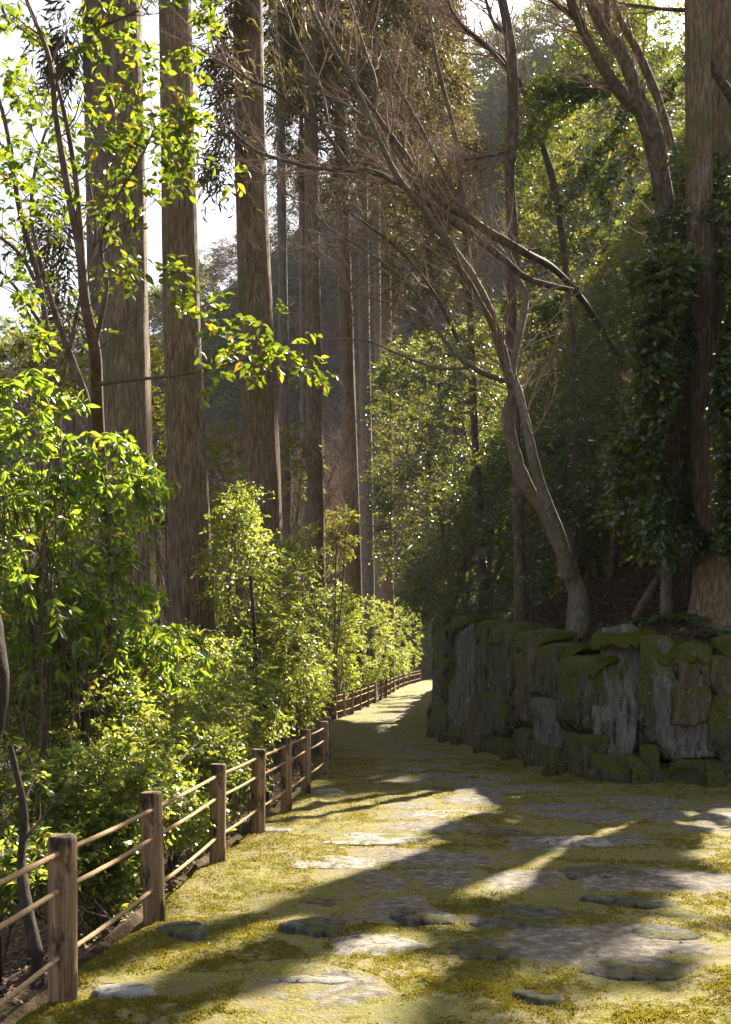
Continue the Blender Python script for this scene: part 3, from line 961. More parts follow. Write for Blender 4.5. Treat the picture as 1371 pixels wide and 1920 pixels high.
# bare trees across the valley
for i, (px, Y, h, lb) in enumerate([(405, 34, 9, 'bare grey tree in the gap between the second and third big trunks'), (350, 30, 8, 'bare tree hidden behind the second big trunk'), (545, 40, 10, 'bare tree between the third big trunk and the mid-distance cedars'),
                                    (300, 38, 9, 'bare tree in the gap left of the second big trunk'), (640, 55, 13, 'bare tree far behind the leaning cedar trunk'), (440, 48, 11, 'tall bare tree close left of the third big trunk'), (60, 30, 10, 'bare tree far left behind the saplings'),
                                    (600, 50, 15, 'tall bare tree right of the straight mid-distance cedar'), (672, 64, 17, 'reddish bare tree behind the leaning cedar and its grey neighbour'), (560, 38, 11, 'bare tree left of the straight mid-distance cedar'), (740, 70, 19, 'tall far bare tree at the edge of the olive-green evergreen')]):
    b = P(px, 1249, Y); zg = float(terrain(b[0], Y))
    p0 = lambda z: HY - (zg + z - HC) * F / Y
    rr = np.random.RandomState(200 + i)
    def W(dx, z, w): return (px + dx * F / Y, p0(z), Y, w * F / Y)
    L = [[W(0, 0, .28), W(.1, h * .3, .22), W(-.15, h * .6, .15), W(.2, h, .05)]]
    for k in range(4):
        s = 1 if k % 2 else -1
        z0 = h * (.25 + .13 * k)
        L.append([W(0, z0, .10), W(s * .7, z0 + h * .12, .08), W(s * 1.3, z0 + h * .27, .06), W(s * (1.6 + rr.rand()), z0 + h * .45, .03)])
    maple('bare_tree', lb, L, 60 + i, 'maple', tw=(6, 6, 5, 0), lens=(2.3, 1.1, .55), cat='bare tree', bias=(0, 0, .3), group='leafless trees across the valley')


# ------------------------------------------------------------------ evergreens on the bank
BND = np.array([(-400, 1150), (0, 1135), (60, 1090), (130, 1045), (230, 960), (330, 935), (420, 945), (560, 960), (610, 880), (650, 730), (720, 700), (900, 700), (1040, 715), (1120, 760), (1170, 800)])


def ever_ok(px, py, Y, p):
    j = 22 * fbm(px / 35., py / 35., Y * .3, seed=91)
    b = np.interp(py, BND[:, 0], BND[:, 1]) + j
    b = np.where(Y < 20, np.maximum(b, 950 + (20 - Y) * 30), b)
    zg = terrain(p[:, 0], p[:, 1])
    sd = wall_sd(p[:, 0], p[:, 1])
    low = np.where(Y < 19, 1.0, .35)
    ok = (px > b) & (p[:, 2] > zg + low) & (p[:, 2] < zg + np.where(Y > 19, 24, 13)) & ((sd > .5) | ((sd > -2.3) & (Y > 21) & (p[:, 2] > rise(Y) + 2.2)))
    nz = fbm(p[:, 0] * .8, p[:, 1] * .8, p[:, 2] * .8, seed=92)
    # keep the maple stems in front clear
    stem = (Y < 17.5) & (np.abs(px - np.interp(py, [700, 800, 900, 1000, 1100], [960, 972, 995, 1035, 1065])) < 55) & (py > 640)
    front = (Y < 16.5) & (px < 1120)
    dark = (py > 960) & (px > 1030) & (Y < 22)
    return ok & (nz > -.12) & ~stem & ~front & ~dark & ~((px > 1275) & (px < 1345) & (Y < 15.4) & (py < 560)) & ~((py < 300) & (Y < 17.4))


rng = np.random.RandomState(21)
near_pts = ray_points(19000, 960, 1440, 150, 1100, 13.5, 19.5, rng, ever_ok)
def deep_ok(px, py, Y, p):
    j = 26 * fbm(px / 40., py / 40., Y * .3, seed=94)
    zg = terrain(p[:, 0], p[:, 1])
    nz = fbm(p[:, 0] * .45, p[:, 1] * .45, p[:, 2] * .45, seed=95)
    return (px > np.interp(py, BND[:, 0], BND[:, 1]) + j + 15) & (p[:, 2] > zg + .5) & (p[:, 2] < zg + 26) & (wall_sd(p[:, 0], p[:, 1]) > .5) & (nz > -.15)


deep_pts = ray_points(20000, 900, 1440, 0, 1100, 32, 58, rng, deep_ok)
mid_pts = ray_points(30000, 690, 1440, 20, 1150, 19, 34, rng, ever_ok)
front_pts = ray_points(2600, 1215, 1440, 500, 1010, 13.7, 14.7, rng, lambda px, py, Y, p: (p[:, 2] > terrain(p[:, 0], p[:, 1]) + .7) & (fbm(p[:, 0] * 1.2, p[:, 1] * 1.2, p[:, 2] * 1.2, seed=96) > -.05))
allp = np.concatenate([near_pts, mid_pts, front_pts])
allp = allp[~lit(allp)]
# crowns that shade the path: aim clumps at the shaded ground
tgt = np.stack([-1.6 + 9 * rng.rand(26000), 2.2 + 29 * rng.rand(26000) ** 1.15], -1)
tt = 7 + 15 * rng.rand(len(tgt))
cp = np.stack([tgt[:, 0] + SH[0] * tt, tgt[:, 1] + SH[1] * tt, TE * tt], -1)
keep = ~lit(cp)
cp = cp[keep]
px, py = to_px(cp)
zg = terrain(cp[:, 0], cp[:, 1])
b = np.interp(py, BND[:, 0], BND[:, 1])
ok = (((px > b) & ((px > 1371 + 40) | (cp[:, 1] > 17.5))) | (px > 1420)) & (cp[:, 2] > zg + 1.2) & (cp[:, 2] < zg + np.where(Y > 19, 24, 13)) & (wall_sd(cp[:, 0], cp[:, 1]) > .2)
cp = cp[ok][:5200]
EV = [  # x, y, height, leaf kind, label
    (2.6, 25.5, 5.5, 'camellia', 'dense dark evergreen at the end of the wall, beside the path bend'),
    (3.6, 22.5, 5, 'camellia', 'dark evergreen shrub on the bank left of the leaning maple'),
    (3.1, 31, 8, 'olive', 'olive-green evergreen with lit outer leaves facing the cedar trunks'),
    (5.6, 27, 9, 'camellia', 'evergreen with some yellowish leaves rising behind the leaning maple'),
    (5.2, 21, 7, 'camellia', 'glossy dark camellia behind the crossing maple stems'),
    (5.9, 17.6, 6, 'camellia', 'glossy camellia with bright sprays in the middle of the bank'),
    (4.9, 15.6, 5, 'camellia', 'camellia with large lit leaves in front of the right-hand cedars'),
    (7.6, 19.5, 9, 'camellia', 'tall dark evergreen behind the right-hand cedars'),
    (8.4, 24.5, 12, 'olive', 'tall evergreen with sunlit yellow-green top at upper right'),
    (7.2, 31.5, 12, 'olive', 'pale green evergreen below the far hill'),
    (11, 30, 12, 'camellia', 'evergreen high on the bank beyond the right edge'),
    (11.5, 22, 12, 'camellia', 'evergreen above the wall outside the right edge'),
    (9.5, 16.5, 10, 'camellia', 'evergreen near the wall outside the right edge'),
    (12.5, 15, 10, 'camellia', 'farther evergreen outside the right edge'),
    (8.5, 42, 14, 'camellia', 'far evergreen on the slope between the upright bare tree and the forked maple'),
    (13, 46, 14, 'camellia', 'far dark evergreen on the slope behind the forked maple'),
    (6, 52, 12, 'olive', 'farthest evergreen beside the upright bare tree'),
    (18, 54, 14, 'olive', 'far evergreen high on the slope behind the right-hand cedars'),
]
cen = np.array([(e[0], e[1]) for e in EV])


def owner(p):
    return np.hypot(p[:, None, 0] - cen[None, :, 0], p[:, None, 1] - cen[None, :, 1]).argmin(1)


_px, _py = to_px(mid_pts)
edge_pts = mid_pts[(_px < 970) & (_py > 560) & (np.random.RandomState(4).rand(len(mid_pts)) < .45)]
deep_pts = deep_pts[~lit(deep_pts)]
o1 = owner(allp); o2 = owner(cp); o3 = owner(deep_pts); o4 = owner(edge_pts)
for i, (x, y, h, kind, lb) in enumerate(EV):
    a = allp[o1 == i]; c = cp[o2 == i]; dp = deep_pts[o3 == i]; ep = edge_pts[o4 == i]
    if len(a) + len(c) + len(dp) == 0: continue
    rg = np.random.RandomState(300 + i)
    zg = float(terrain(x, y))
    base = np.array([x, y, zg])
    t = thing('evergreen_tree', lb, 'evergreen tree', (x, y, zg), 'evergreen trees on the bank')
    g = Geo(); tw = Geo(); st = Geo()
    top = np.concatenate([a, c, dp]).mean(0)
    # a few stems and limbs that lead to the clumps
    ends = np.concatenate([a, c, dp]); ends = ends[rg.permutation(len(ends))[:26]]
    nst = 3
    roots = base + np.stack([rg.normal(size=nst) * .35, rg.normal(size=nst) * .35, np.full(nst, -.2)], -1)
    k = np.linspace(0, 1, 7)[:, None]
    for r_ in range(nst):
        best = None
        for _ in range(14):
            tp = top + rg.normal(size=3) * [.9, .9, .6]
            cand = roots[r_] * (1 - k) + tp * k + np.cumsum(rg.normal(size=(7, 3)) * .10, 0) * k
            sc_ = lit(cand[2:]).mean()
            if best is None or sc_ < best[0]: best = (sc_, cand)
        ln = best[1]
        rr = np.linspace(.075, .025, 7) * (.8 + h / 14)
        tubes(st, ln[None], rr[None], 8)
        for e in ends[r_::nst]:
            j = rg.randint(2, 6)
            s0 = ln[j]
            q = s0 * (1 - k) + e * k
            q[:, 2] += np.sin(k[:, 0] * np.pi) * .15 * np.linalg.norm(e - s0) * (.5 if e[2] > s0[2] else -.2)
            q += np.cumsum(rg.normal(size=(7, 3)) * .05, 0) * np.sin(k * np.pi)
            if lit(q).mean() > .2: continue
            tubes(st, q[None], np.linspace(.03, .008, 7)[None], 5)
    ax = np.array([x, y]);
    def outw(p):
        d = p - (top - [0, 0, 1.2])
        return nrm(d) + np.array([-.25, -.45, .35])
    if len(a): sprays(g, tw, a, outw(a), rg, m=4, k=6, tl=.36, ll=.125 if i in (5, 6) else .09, lw=.060 if i in (5, 6) else .038, droop=.25, lod=1, tr=.004, flat=.5, cut=lit)
    if len(c): sprays(g, tw, c, outw(c), rg, m=5, k=7, tl=.45, ll=.13, lw=.065, droop=.2, lod=0, tr=.004, flat=.35, cut=lit)
    if len(ep): sprays(g, tw, ep, outw(ep), rg, m=4, k=6, tl=.36, ll=.09, lw=.038, droop=.25, lod=1, tr=.004, flat=.5)
    if len(dp): sprays(g, None, dp, outw(dp), rg, m=5, k=6, tl=.6, ll=.17, lw=.08, droop=.2, lod=0, flat=.4)
    link('stem', st.mesh('stem', M['stem'], True, base), t)
    link('twigs', tw.mesh('twigs', M['stem'], True, base), t)
    link('foliage', g.mesh('foliage', M[kind], True, base), t)


# ------------------------------------------------------------------ left side: shrubs and saplings
def shrub(name, label, C, base, kind, seed, spray, nst=4, cat='shrub', group=None, stem_r=.02, links=24, cen_z=None):
    rg = np.random.RandomState(seed)
    t = thing(name, label, cat, tuple(base), group)
    g = Geo(); tw = Geo(); st = Geo()
    top = C.mean(0)
    roots = base + np.stack([rg.normal(size=nst) * .22, rg.normal(size=nst) * .22, np.full(nst, -.1)], -1)
    k = np.linspace(0, 1, 6)[:, None]
    ends = C[rg.permutation(len(C))[:links]]
    for r_ in range(nst):
        tp = top + rg.normal(size=3) * np.std(C, 0) * .8
        ln = roots[r_] * (1 - k) + tp * k + np.cumsum(rg.normal(size=(6, 3)) * .05, 0) * k
        tubes(st, ln[None], (np.linspace(1, .4, 6) * stem_r)[None], 7)
        for e in ends[r_::nst]:
            s0 = ln[rg.randint(1, 5)]
            q = s0 * (1 - k) + e * k + np.cumsum(rg.normal(size=(6, 3)) * .02, 0) * np.sin(k * np.pi)
            tubes(st, q[None], np.linspace(stem_r * .4, .003, 6)[None], 5)
    D = nrm(C - top) + np.array([0, -.15, .45])
    sprays(g, tw, C, D, rg, **spray)
    link('stem', st.mesh('stem', M['stem'], True, base), t)
    link('twigs', tw.mesh('twigs', M['stem'], True, base), t)
    link('foliage', g.mesh('foliage', M[kind], True, base), t)
    return t


def blob(px, py, rx, ry, Y, dY, n, rng, shell=.35):
    """clump centres in an ellipsoid; radii in photo px at depth Y"""
    v = nrm(rng.normal(size=(n, 3))) * (shell + (1 - shell) * rng.rand(n, 1)) ** .6
    c = P(px, py, Y)
    return c + v * np.array([rx * Y / F, dY, ry * Y / F])


rng = np.random.RandomState(33)
BIG = dict(m=4, k=8, tl=.20, ll=.10, lw=.033, droop=.65, lod=2, tr=.004, spread=.8, flat=.45, whorl=True)
SM = dict(m=4, k=7, tl=.20, ll=.062, lw=.026, droop=.15, lod=1, tr=.0025, spread=.9, flat=.65)
SMF = dict(m=4, k=7, tl=.28, ll=.085, lw=.030, droop=.3, lod=1, tr=.003, spread=.9, flat=.5)
FAR = dict(m=4, k=6, tl=.34, ll=.13, lw=.05, droop=.25, lod=0, tr=.004, spread=.9, flat=.5)
G1 = 'large-leaved shrubs at the left'
GB = 'leafy bushes behind the rope fence'
SHR = [
    # label, [(px,py,rx,ry,Y,dY,n)], kind, spray, group
    ('tall large-leaved shrub with drooping glossy leaves at the left edge', [(50, 830, 120, 140, 7.5, .7, 62), (185, 900, 95, 110, 7.9, .5, 34), (40, 1060, 110, 130, 7.2, .6, 48)], 'bigleaf', BIG, G1),
    ('large-leaved shrub in front of the broad left cedar trunk', [(262, 930, 45, 80, 9.2, .5, 12), (150, 1110, 140, 100, 8.2, .7, 60)], 'bigleaf', BIG, G1),
    ('large-leaved shrub with pale upturned tips below the second trunk', [(280, 1225, 85, 48, 9.2, .6, 34), (120, 1240, 130, 60, 8.6, .6, 34)], 'bigleaf', BIG, G1),
    ('small-leaved bush filling the space left of the nearest fence posts', [(110, 1350, 190, 110, 8.2, .7, 230), (60, 1500, 110, 90, 6.8, .5, 90), (90, 1600, 60, 60, 6.4, .3, 30)], 'shrub', SM, GB),
    ('bright bush with white glints behind the second fence post', [(200, 1480, 125, 85, 7.2, .5, 190), (160, 1590, 90, 60, 6.8, .3, 90)], 'shrub', SM, GB),
    ('bush leaning over the ropes between the second and third posts', [(350, 1430, 100, 75, 9.4, .5, 130), (345, 1530, 60, 50, 7.9, .3, 60)], 'shrub', SM, GB),
    ('low sprawling bush right behind the ropes of the first span', [(215, 1600, 50, 55, 6.9, .22, 60), (30, 1640, 60, 60, 6.0, .3, 60), (190, 1690, 40, 35, 6.7, .15, 30)], 'shrub', SM, GB),
    ('low bush pushing leaves through the ropes by the fifth post', [(430, 1455, 60, 55, 9.9, .4, 90), (385, 1540, 35, 40, 8.9, .2, 36)], 'shrub', SM, GB),
    ('bush filling the gap at the foot of the second big trunk', [(365, 1290, 70, 60, 13.2, .7, 150), (350, 1220, 50, 40, 13.8, .5, 60)], 'shrub', SMF, GB),
    ('leafy bush behind the third and fourth posts', [(320, 1330, 170, 85, 10.8, .8, 230)], 'shrub', SM, GB),
    ('bush above the fourth fence post with dark branch below', [(460, 1330, 70, 70, 12.5, .6, 90), (440, 1250, 60, 50, 13, .6, 40)], 'shrub', SMF, GB),
    ('tall feathery bush between the second and third big trunks', [(450, 1060, 62, 120, 15.5, .8, 150), (455, 960, 40, 50, 15.5, .5, 40)], 'shrub', SMF, GB),
    ('feathery bush right of the third big trunk', [(555, 1100, 60, 90, 18, .9, 120), (580, 1020, 50, 40, 18, .5, 26)], 'shrub', SMF, GB),
    ('bush just above the farther posts of the near fence', [(520, 1210, 75, 75, 16, .9, 130), (560, 1290, 50, 60, 16.5, .6, 60)], 'shrub', SMF, GB),
    ('bush right behind the last posts of the near fence', [(590, 1230, 60, 95, 20, .9, 150)], 'shrub', SMF, GB),
    ('round bright bush left of the far fence', [(630, 1180, 65, 80, 35, 1.2, 210), (606, 1270, 34, 50, 28, .8, 90), (640, 1270, 30, 36, 36, .6, 60)], 'shrub', FAR, GB),
    ('bush over the middle of the far fence', [(695, 1195, 62, 75, 47, 1.6, 230), (680, 1262, 34, 26, 43, .8, 70)], 'shrub', FAR, GB),
    ('far bush where the path bends out of sight', [(755, 1190, 60, 65, 64, 2.0, 260), (745, 1240, 40, 26, 58, 1.2, 110)], 'shrub', FAR, GB),
    ('sunlit bush at the far end of the path', [(815, 1195, 50, 62, 82, 2.5, 260), (880, 1150, 70, 36, 80, 2.5, 160)], 'shrub', FAR, GB),
    ('yellow-green bush behind the left saplings, far off', [(90, 700, 90, 60, 24, 1.6, 120), (260, 690, 50, 60, 25, 1.4, 60)], 'olive', FAR, 'bushes across the valley'),
    ('olive bush low behind the first two trunks', [(300, 880, 60, 110, 22, 1.5, 110), (420, 900, 60, 90, 25, 1.5, 60)], 'olive', FAR, 'bushes across the valley'),
    ('green bush deep behind the third big trunk', [(560, 870, 45, 80, 30, 1.5, 60), (640, 1010, 60, 60, 34, 1.5, 90)], 'olive', FAR, 'bushes across the valley'),
    ('low bush under the large-leaved shrubs, filling the gap above the nearest posts', [(110, 1230, 170, 130, 9.3, .7, 300), (290, 1320, 130, 70, 12, .8, 150), (80, 1000, 110, 90, 11, .8, 70)], 'shrub', SMF, GB),
    ('straggly undergrowth bush at the foot of the big trunks', [(430, 1200, 60, 80, 17.5, .8, 90), (300, 1230, 40, 60, 15.5, .6, 40)], 'olive', SMF, GB),
]
for i, (lb, bl, kind, sp, gr) in enumerate(SHR):
    C = np.concatenate([blob(*b_, rng) for b_ in bl])
    C = C[C[:, 2] > terrain(C[:, 0], C[:, 1]) + .12]
    m = C.mean(0)
    bx, by = m[0], m[1]
    bx = min(bx, float(fenx(by)) - .55) if by < 76 else bx
    zg = terrain(C[:, 0], C[:, 1])
    C = C[C[:, 2] > zg + .12]
    C = C[(C[:, 0] < fenx(C[:, 1]) - .12) | (C[:, 1] > 76)]
    shrub('leafy_bush' if kind != 'bigleaf' else 'large_leaved_shrub', lb, C, np.array([bx, by, float(terrain(bx, by))]), kind, 400 + i, sp, group=gr, stem_r=.018 if sp is not FAR else .03, links=30)


# saplings with single large leaves against the sky
def sapling(label, limbs, seed, tips, kind='sapling_leaf', nleaf=8, base_px=None):
    rg = np.random.RandomState(seed)
    st = Geo(); g = Geo(); tw = Geo()
    org = None
    for L in limbs:
        p, r = limb(L)
        if org is None:
            zg = float(terrain(p[0, 0], p[0, 1]))
            p = np.vstack([[p[0, 0] + .1, p[0, 1], zg - .1], p]); r = np.concatenate([[r[0] * 1.3], r])
            org = np.array([p[0, 0], p[0, 1], zg])
        tubes(st, p[None], r[None], 8)
        a, ar = spawn(p[None], np.minimum(r, .012)[None], int(5 + len(L) * 1.6), .55, .9, .1, rg, S=5, f0=.3, ratio=.5)
        if not tips: pass
        b_, br = spawn(a, ar, 3, .3, .7, .05, rg, S=4, f0=.3, ratio=.6)
        tubes(tw, a, ar, 5); tubes(tw, b_, br, 4)
        e = np.concatenate([a[:, -1], b_[:, -1], a[:, 3]])
        d = np.concatenate([a[:, -1] - a[:, -2], b_[:, -1] - b_[:, -2], a[:, 3] - a[:, 2]])
        sel = rg.rand(len(e)) < .45
        sprays(g, tw, e[sel], d[sel], rg, m=2, k=4, tl=.14, ll=.078, lw=.037, droop=.45, lod=2, tr=.002, spread=.6, flat=.35)
    for (px, py, Y, n) in tips:
        C = blob(px, py, 26, 26, Y, .12, n, rg)
        sprays(g, tw, C, rg.normal(size=(n, 3)) * .5 + [0.4, 0, .2], rg, m=2, k=4, tl=.12, ll=.078, lw=.037, droop=.3, lod=2, tr=.002, spread=.7, flat=.35)
    t = thing('sapling', label, 'sapling', tuple(org), 'leafy saplings at the left')
    link('stem', st.mesh('stem', M['stem'], True, org), t)
    link('twigs', tw.mesh('twigs', M['stem'], True, org), t)
    link('foliage', g.mesh('foliage', M[kind], True, org), t)


sapling('leafy sapling standing in front of the broad left cedar trunk', [
    [(205, 1000, 8.7, 18), (190, 880, 8.4, 22), (182, 760, 7.9, 24), (178, 660, 7.4, 23), (160, 570, 7.2, 20), (150, 470, 7.2, 17), (128, 360, 7.2, 14), (105, 220, 7.1, 11), (92, 110, 7, 9), (50, 0, 7, 7), (30, -60, 7, 5)],
    [(160, 560, 7.2, 12), (150, 420, 7.2, 11), (140, 320, 7.2, 10), (118, 200, 7.1, 8), (80, 60, 7, 6)],
    [(180, 640, 7.3, 10), (200, 540, 7.2, 8), (190, 460, 7.1, 6), (215, 380, 7, 5), (262, 300, 6.9, 4), (290, 240, 6.9, 3)],
    [(105, 150, 7.1, 7), (180, 60, 7, 5), (260, 20, 7, 4)],
    [(186, 720, 7.4, 9), (250, 712, 7.1, 7), (330, 704, 6.9, 5), (400, 690, 6.8, 4), (470, 672, 6.7, 3), (520, 668, 6.6, 2)],
], 501, [(320, 520, 6.9, 7), (330, 560, 6.9, 5), (500, 668, 6.6, 7), (400, 690, 6.8, 5), (345, 215, 6.9, 9), (360, 270, 6.9, 6), (330, 330, 6.9, 7), (390, 30, 6.9, 9), (350, 110, 6.9, 8), (290, 250, 6.9, 7), (250, 180, 7, 7), (230, 260, 7, 6), (300, 120, 7, 5), (230, 520, 7, 6), (210, 60, 7, 5), (440, 320, 6.9, 2)])
sapling('thin crooked sapling nearest the left edge', [
    [(120, 1000, 9, 12), (100, 800, 9, 12), (80, 560, 9, 11), (38, 400, 9, 10), (10, 230, 9, 8), (-30, 100, 9, 6)],
    [(80, 560, 9, 8), (40, 480, 9, 7), (-20, 430, 9, 5)],
    [(85, 620, 9, 7), (30, 540, 9, 6), (-10, 500, 9, 4)]], 502, [(20, 150, 8, 8), (30, 320, 8, 8), (60, 60, 8, 7), (40, 560, 8, 10), (60, 640, 8, 10)])
sapling('dark leaning sapling between the left edge and the broad trunk', [
    [(190, 900, 10, 14), (165, 760, 10, 14), (130, 660, 10, 12), (95, 560, 10, 11), (60, 420, 10, 8), (70, 300, 10, 6), (110, 180, 10, 4)],
    [(130, 660, 10, 8), (150, 560, 10, 7), (180, 440, 10, 5), (165, 330, 10, 4)]], 503, [(100, 300, 9.5, 8), (60, 200, 9.5, 7), (100, 420, 9.5, 6)])

# big dark leaning trunk cut by the left edge
maple('broadleaf_tree', 'dark curved trunk cut by the left edge low down', [
    [(-34, 1400, 6.2, 60), (-12, 1330, 6.2, 50), (-6, 1250, 6.2, 42), (-16, 1170, 6.3, 38), (-30, 1080, 6.4, 36), (-80, 900, 6.5, 32)]], 31, 'dark_bark', tw=(1, 2, 2, 0), lens=(.5, .3, .2), cat='tree', start=.8, group='trees at the left')
for i, (a, b_, lb) in enumerate([([(70, 1790, 5.4, 22), (50, 1700, 5.5, 22), (40, 1620, 5.6, 18), (45, 1520, 5.7, 14), (20, 1400, 5.8, 10)], 0, 'gnarled dark stem just left of the nearest fence post'),
                                 ([(225, 1480, 8, 14), (200, 1400, 8, 13), (165, 1300, 8, 13), (120, 1230, 8, 10), (100, 1120, 8, 7)], 0, 'bare curved stem above the nearest fence posts'),
                                 ([(500, 1400, 13, 11), (505, 1340, 13, 12), (480, 1290, 13, 10), (478, 1200, 13, 8), (470, 1080, 13, 6)], 0, 'crooked stem above the fourth fence post')]):
    maple('bare_sapling', lb, [a], 700 + i, 'dark_bark', tm='stem', tw=(1.0, 2, 2, 0), lens=(.5, .3, .18), cat='sapling', start=.3, group='bare stems behind the fence', bias=(0, 0, .2))


# ------------------------------------------------------------------ rope fence
def post_mesh(seed, h, r):
    rg = np.random.RandomState(seed)
    K = 28
    prof = [(0, -.25)] + [(1, -.25)] + [(1, z) for z in np.linspace(0, h - .018, 22)] + [(.965, h - .006), (.90, h), (.5, h + .002), (0.001, h + .003)]
    prof = prof[1:]
    a = np.linspace(0, 2 * np.pi, K, endpoint=False)
    V = []
    for f, z in prof:
        rr = r * f * (1 + .035 * fbm(np.cos(a) * 2 + seed, np.sin(a) * 2, np.full(K, z * 1.5), seed=5) + .02 * vnoise(np.cos(a) * 9 + seed, np.sin(a) * 9, np.full(K, z * .8), seed=6))
        V.append(np.stack([rr * np.cos(a), rr * np.sin(a), np.full(K, z)], -1))
    n = len(prof)
    V = np.concatenate(V)
    i = np.arange(n - 1)[:, None] * K; j = np.arange(K)[None, :]
    Q = np.stack([i + j, i + (j + 1) % K, i + K + (j + 1) % K, i + K + j], -1).reshape(-1, 4)
    return make_mesh('post', V, [Q], M['wood'])


def rope_mesh(pts, hz, sag, rad, steps, twist=55):
    """three-strand rope through the posts"""
    g = []
    L = []
    for a, b_ in zip(pts[:-1], pts[1:]):
        for t in np.linspace(0, 1, steps, endpoint=False):
            q = a * (1 - t) + b_ * t
            L.append([q[0], q[1], q[2] + hz - sag * 4 * t * (1 - t)])
    L.append([pts[-1][0], pts[-1][1], pts[-1][2] + hz])
    L = np.array(L)
    s = np.concatenate([[0], np.cumsum(np.linalg.norm(np.diff(L, axis=0), axis=1))])
    K = 12
    a = np.linspace(0, 2 * np.pi, K, endpoint=False)
    tg = nrm(np.gradient(L, axis=0)); u = nrm(np.cross(tg, [0, 0, 1.0])); v = np.cross(tg, u)
    rr = rad * (0.84 + .22 * np.abs(np.cos(1.5 * (a[None, :] + s[:, None] * twist))))
    rr = rr * (1 + .06 * np.random.RandomState(3).normal(size=rr.shape))
    V = L[:, None, :] + rr[..., None] * (u[:, None, :] * np.cos(a)[None, :, None] + v[:, None, :] * np.sin(a)[None, :, None])
    n = len(L)
    i = np.arange(n - 1)[:, None] * K; j = np.arange(K)[None, :]
    Q = np.stack([i + j, i + (j + 1) % K, i + K + (j + 1) % K, i + K + j], -1).reshape(-1, 4)
    return V.reshape(-1, 3), Q


def fence(label, spots, seed, steps, H=.785, rad=.0125, r=.063):
    org = spots[0]
    t = thing('rope_fence', label, 'rope fence', tuple(org), 'rope fences along the path')
    rg = np.random.RandomState(seed)
    for i, p in enumerate(spots):
        o = link('post', post_mesh(seed + i, H + rg.normal() * .008, r * (1 + rg.normal() * .04)), t, tuple(p - org))
        o.rotation_euler = (rg.normal() * .012, rg.normal() * .012, rg.rand() * 6)
    for hz in (.70, .53, .225):
        V, Q = rope_mesh(spots, hz, .012 if hz < .6 else .008, rad, steps)
        link('rope', make_mesh('rope', V - org, [Q], M['rope']), t)
    return t


near = np.array([(-1.52, 3.2, 0), (-1.39, 4.65, 0), (-1.26, 6.06, 0), (-1.15, 7.87, 0), (-1.0, 9.41, 0), (-.85, 10.87, 0), (-.72, 12.2, 0), (-.57, 13.9, 0), (-.56, 15.2, 0)])
fence('near rope fence of round wooden posts with three ropes', near, 900, 90)
fy = [27.2, 29.0, 30.6, 32.2, 34.2, 36.4, 38.6, 40.8, 43, 45.6, 48.2, 51, 54, 57, 60, 63]
far = np.array([(float(fenx(y)), y, float(rise(y))) for y in fy])
fence('far rope fence running along the path towards the bend', far, 950, 14, rad=.016)
hid = np.array([(float(fenx(y)) - .02, y, 0) for y in (17.2, 19.2, 21.2, 23.2, 25.2)])
fence('middle rope fence lined up behind the last near posts', hid, 980, 20)

# small dark path light beside the fence
b = np.array([-1.02, 10.05, -.28])
t = thing('path_light', 'small dark box on a short post behind the fourth fence post', 'path light', tuple(b))


def box(g, c, s, bev=.12):
    x, y, z = np.array(s) / 2.
    V = []
    for zz, f in ((-z, 1 - bev), (-z * (1 - bev), 1), (z * (1 - bev), 1), (z, 1 - bev)):
        V += [(-x * f, -y * f, zz), (x * f, -y * f, zz), (x * f, y * f, zz), (-x * f, y * f, zz)]
    Q = [(3, 2, 1, 0), (12, 13, 14, 15)]
    for k in range(3):
        for j in range(4):
            Q.append((k * 4 + j, k * 4 + (j + 1) % 4, k * 4 + 4 + (j + 1) % 4, k * 4 + 4 + j))
    g.add(np.array(V) + c, None, Q)


g = Geo(); box(g, (0, 0, .28), (.05, .05, .62)); link('post', g.mesh('post', M['metal_dark'], False), t)
g = Geo(); box(g, (.03, 0, .62), (.17, .12, .07)); link('lamp_housing', g.mesh('lamp_housing', M['metal_dark'], False), t)


# ------------------------------------------------------------------ stone retaining wall
def cube_grid(n):
    V = []; Q = []; o = 0
    a = np.linspace(-1, 1, n)
    for ax in range(3):
        for s in (-1, 1):
            U, W = np.meshgrid(a, a)
            c = [None] * 3
            c[ax] = np.full(U.size, float(s)); c[(ax + 1) % 3] = U.ravel(); c[(ax + 2) % 3] = W.ravel()
            V.append(np.stack(c, -1))
            i = (np.arange(n - 1)[:, None] * n + np.arange(n - 1)[None, :]).ravel() + o
            q = np.stack([i, i + 1, i + n + 1, i + n], -1)
            if s < 0: q = q[:, ::-1]
            Q.append(q); o += n * n
    V = np.concatenate(V); Q = np.concatenate(Q)
    key = np.round(V, 5)
    u, inv = np.unique(key, axis=0, return_inverse=True)
    return u, inv.ravel()[Q]


CGV, CGQ = cube_grid(20)


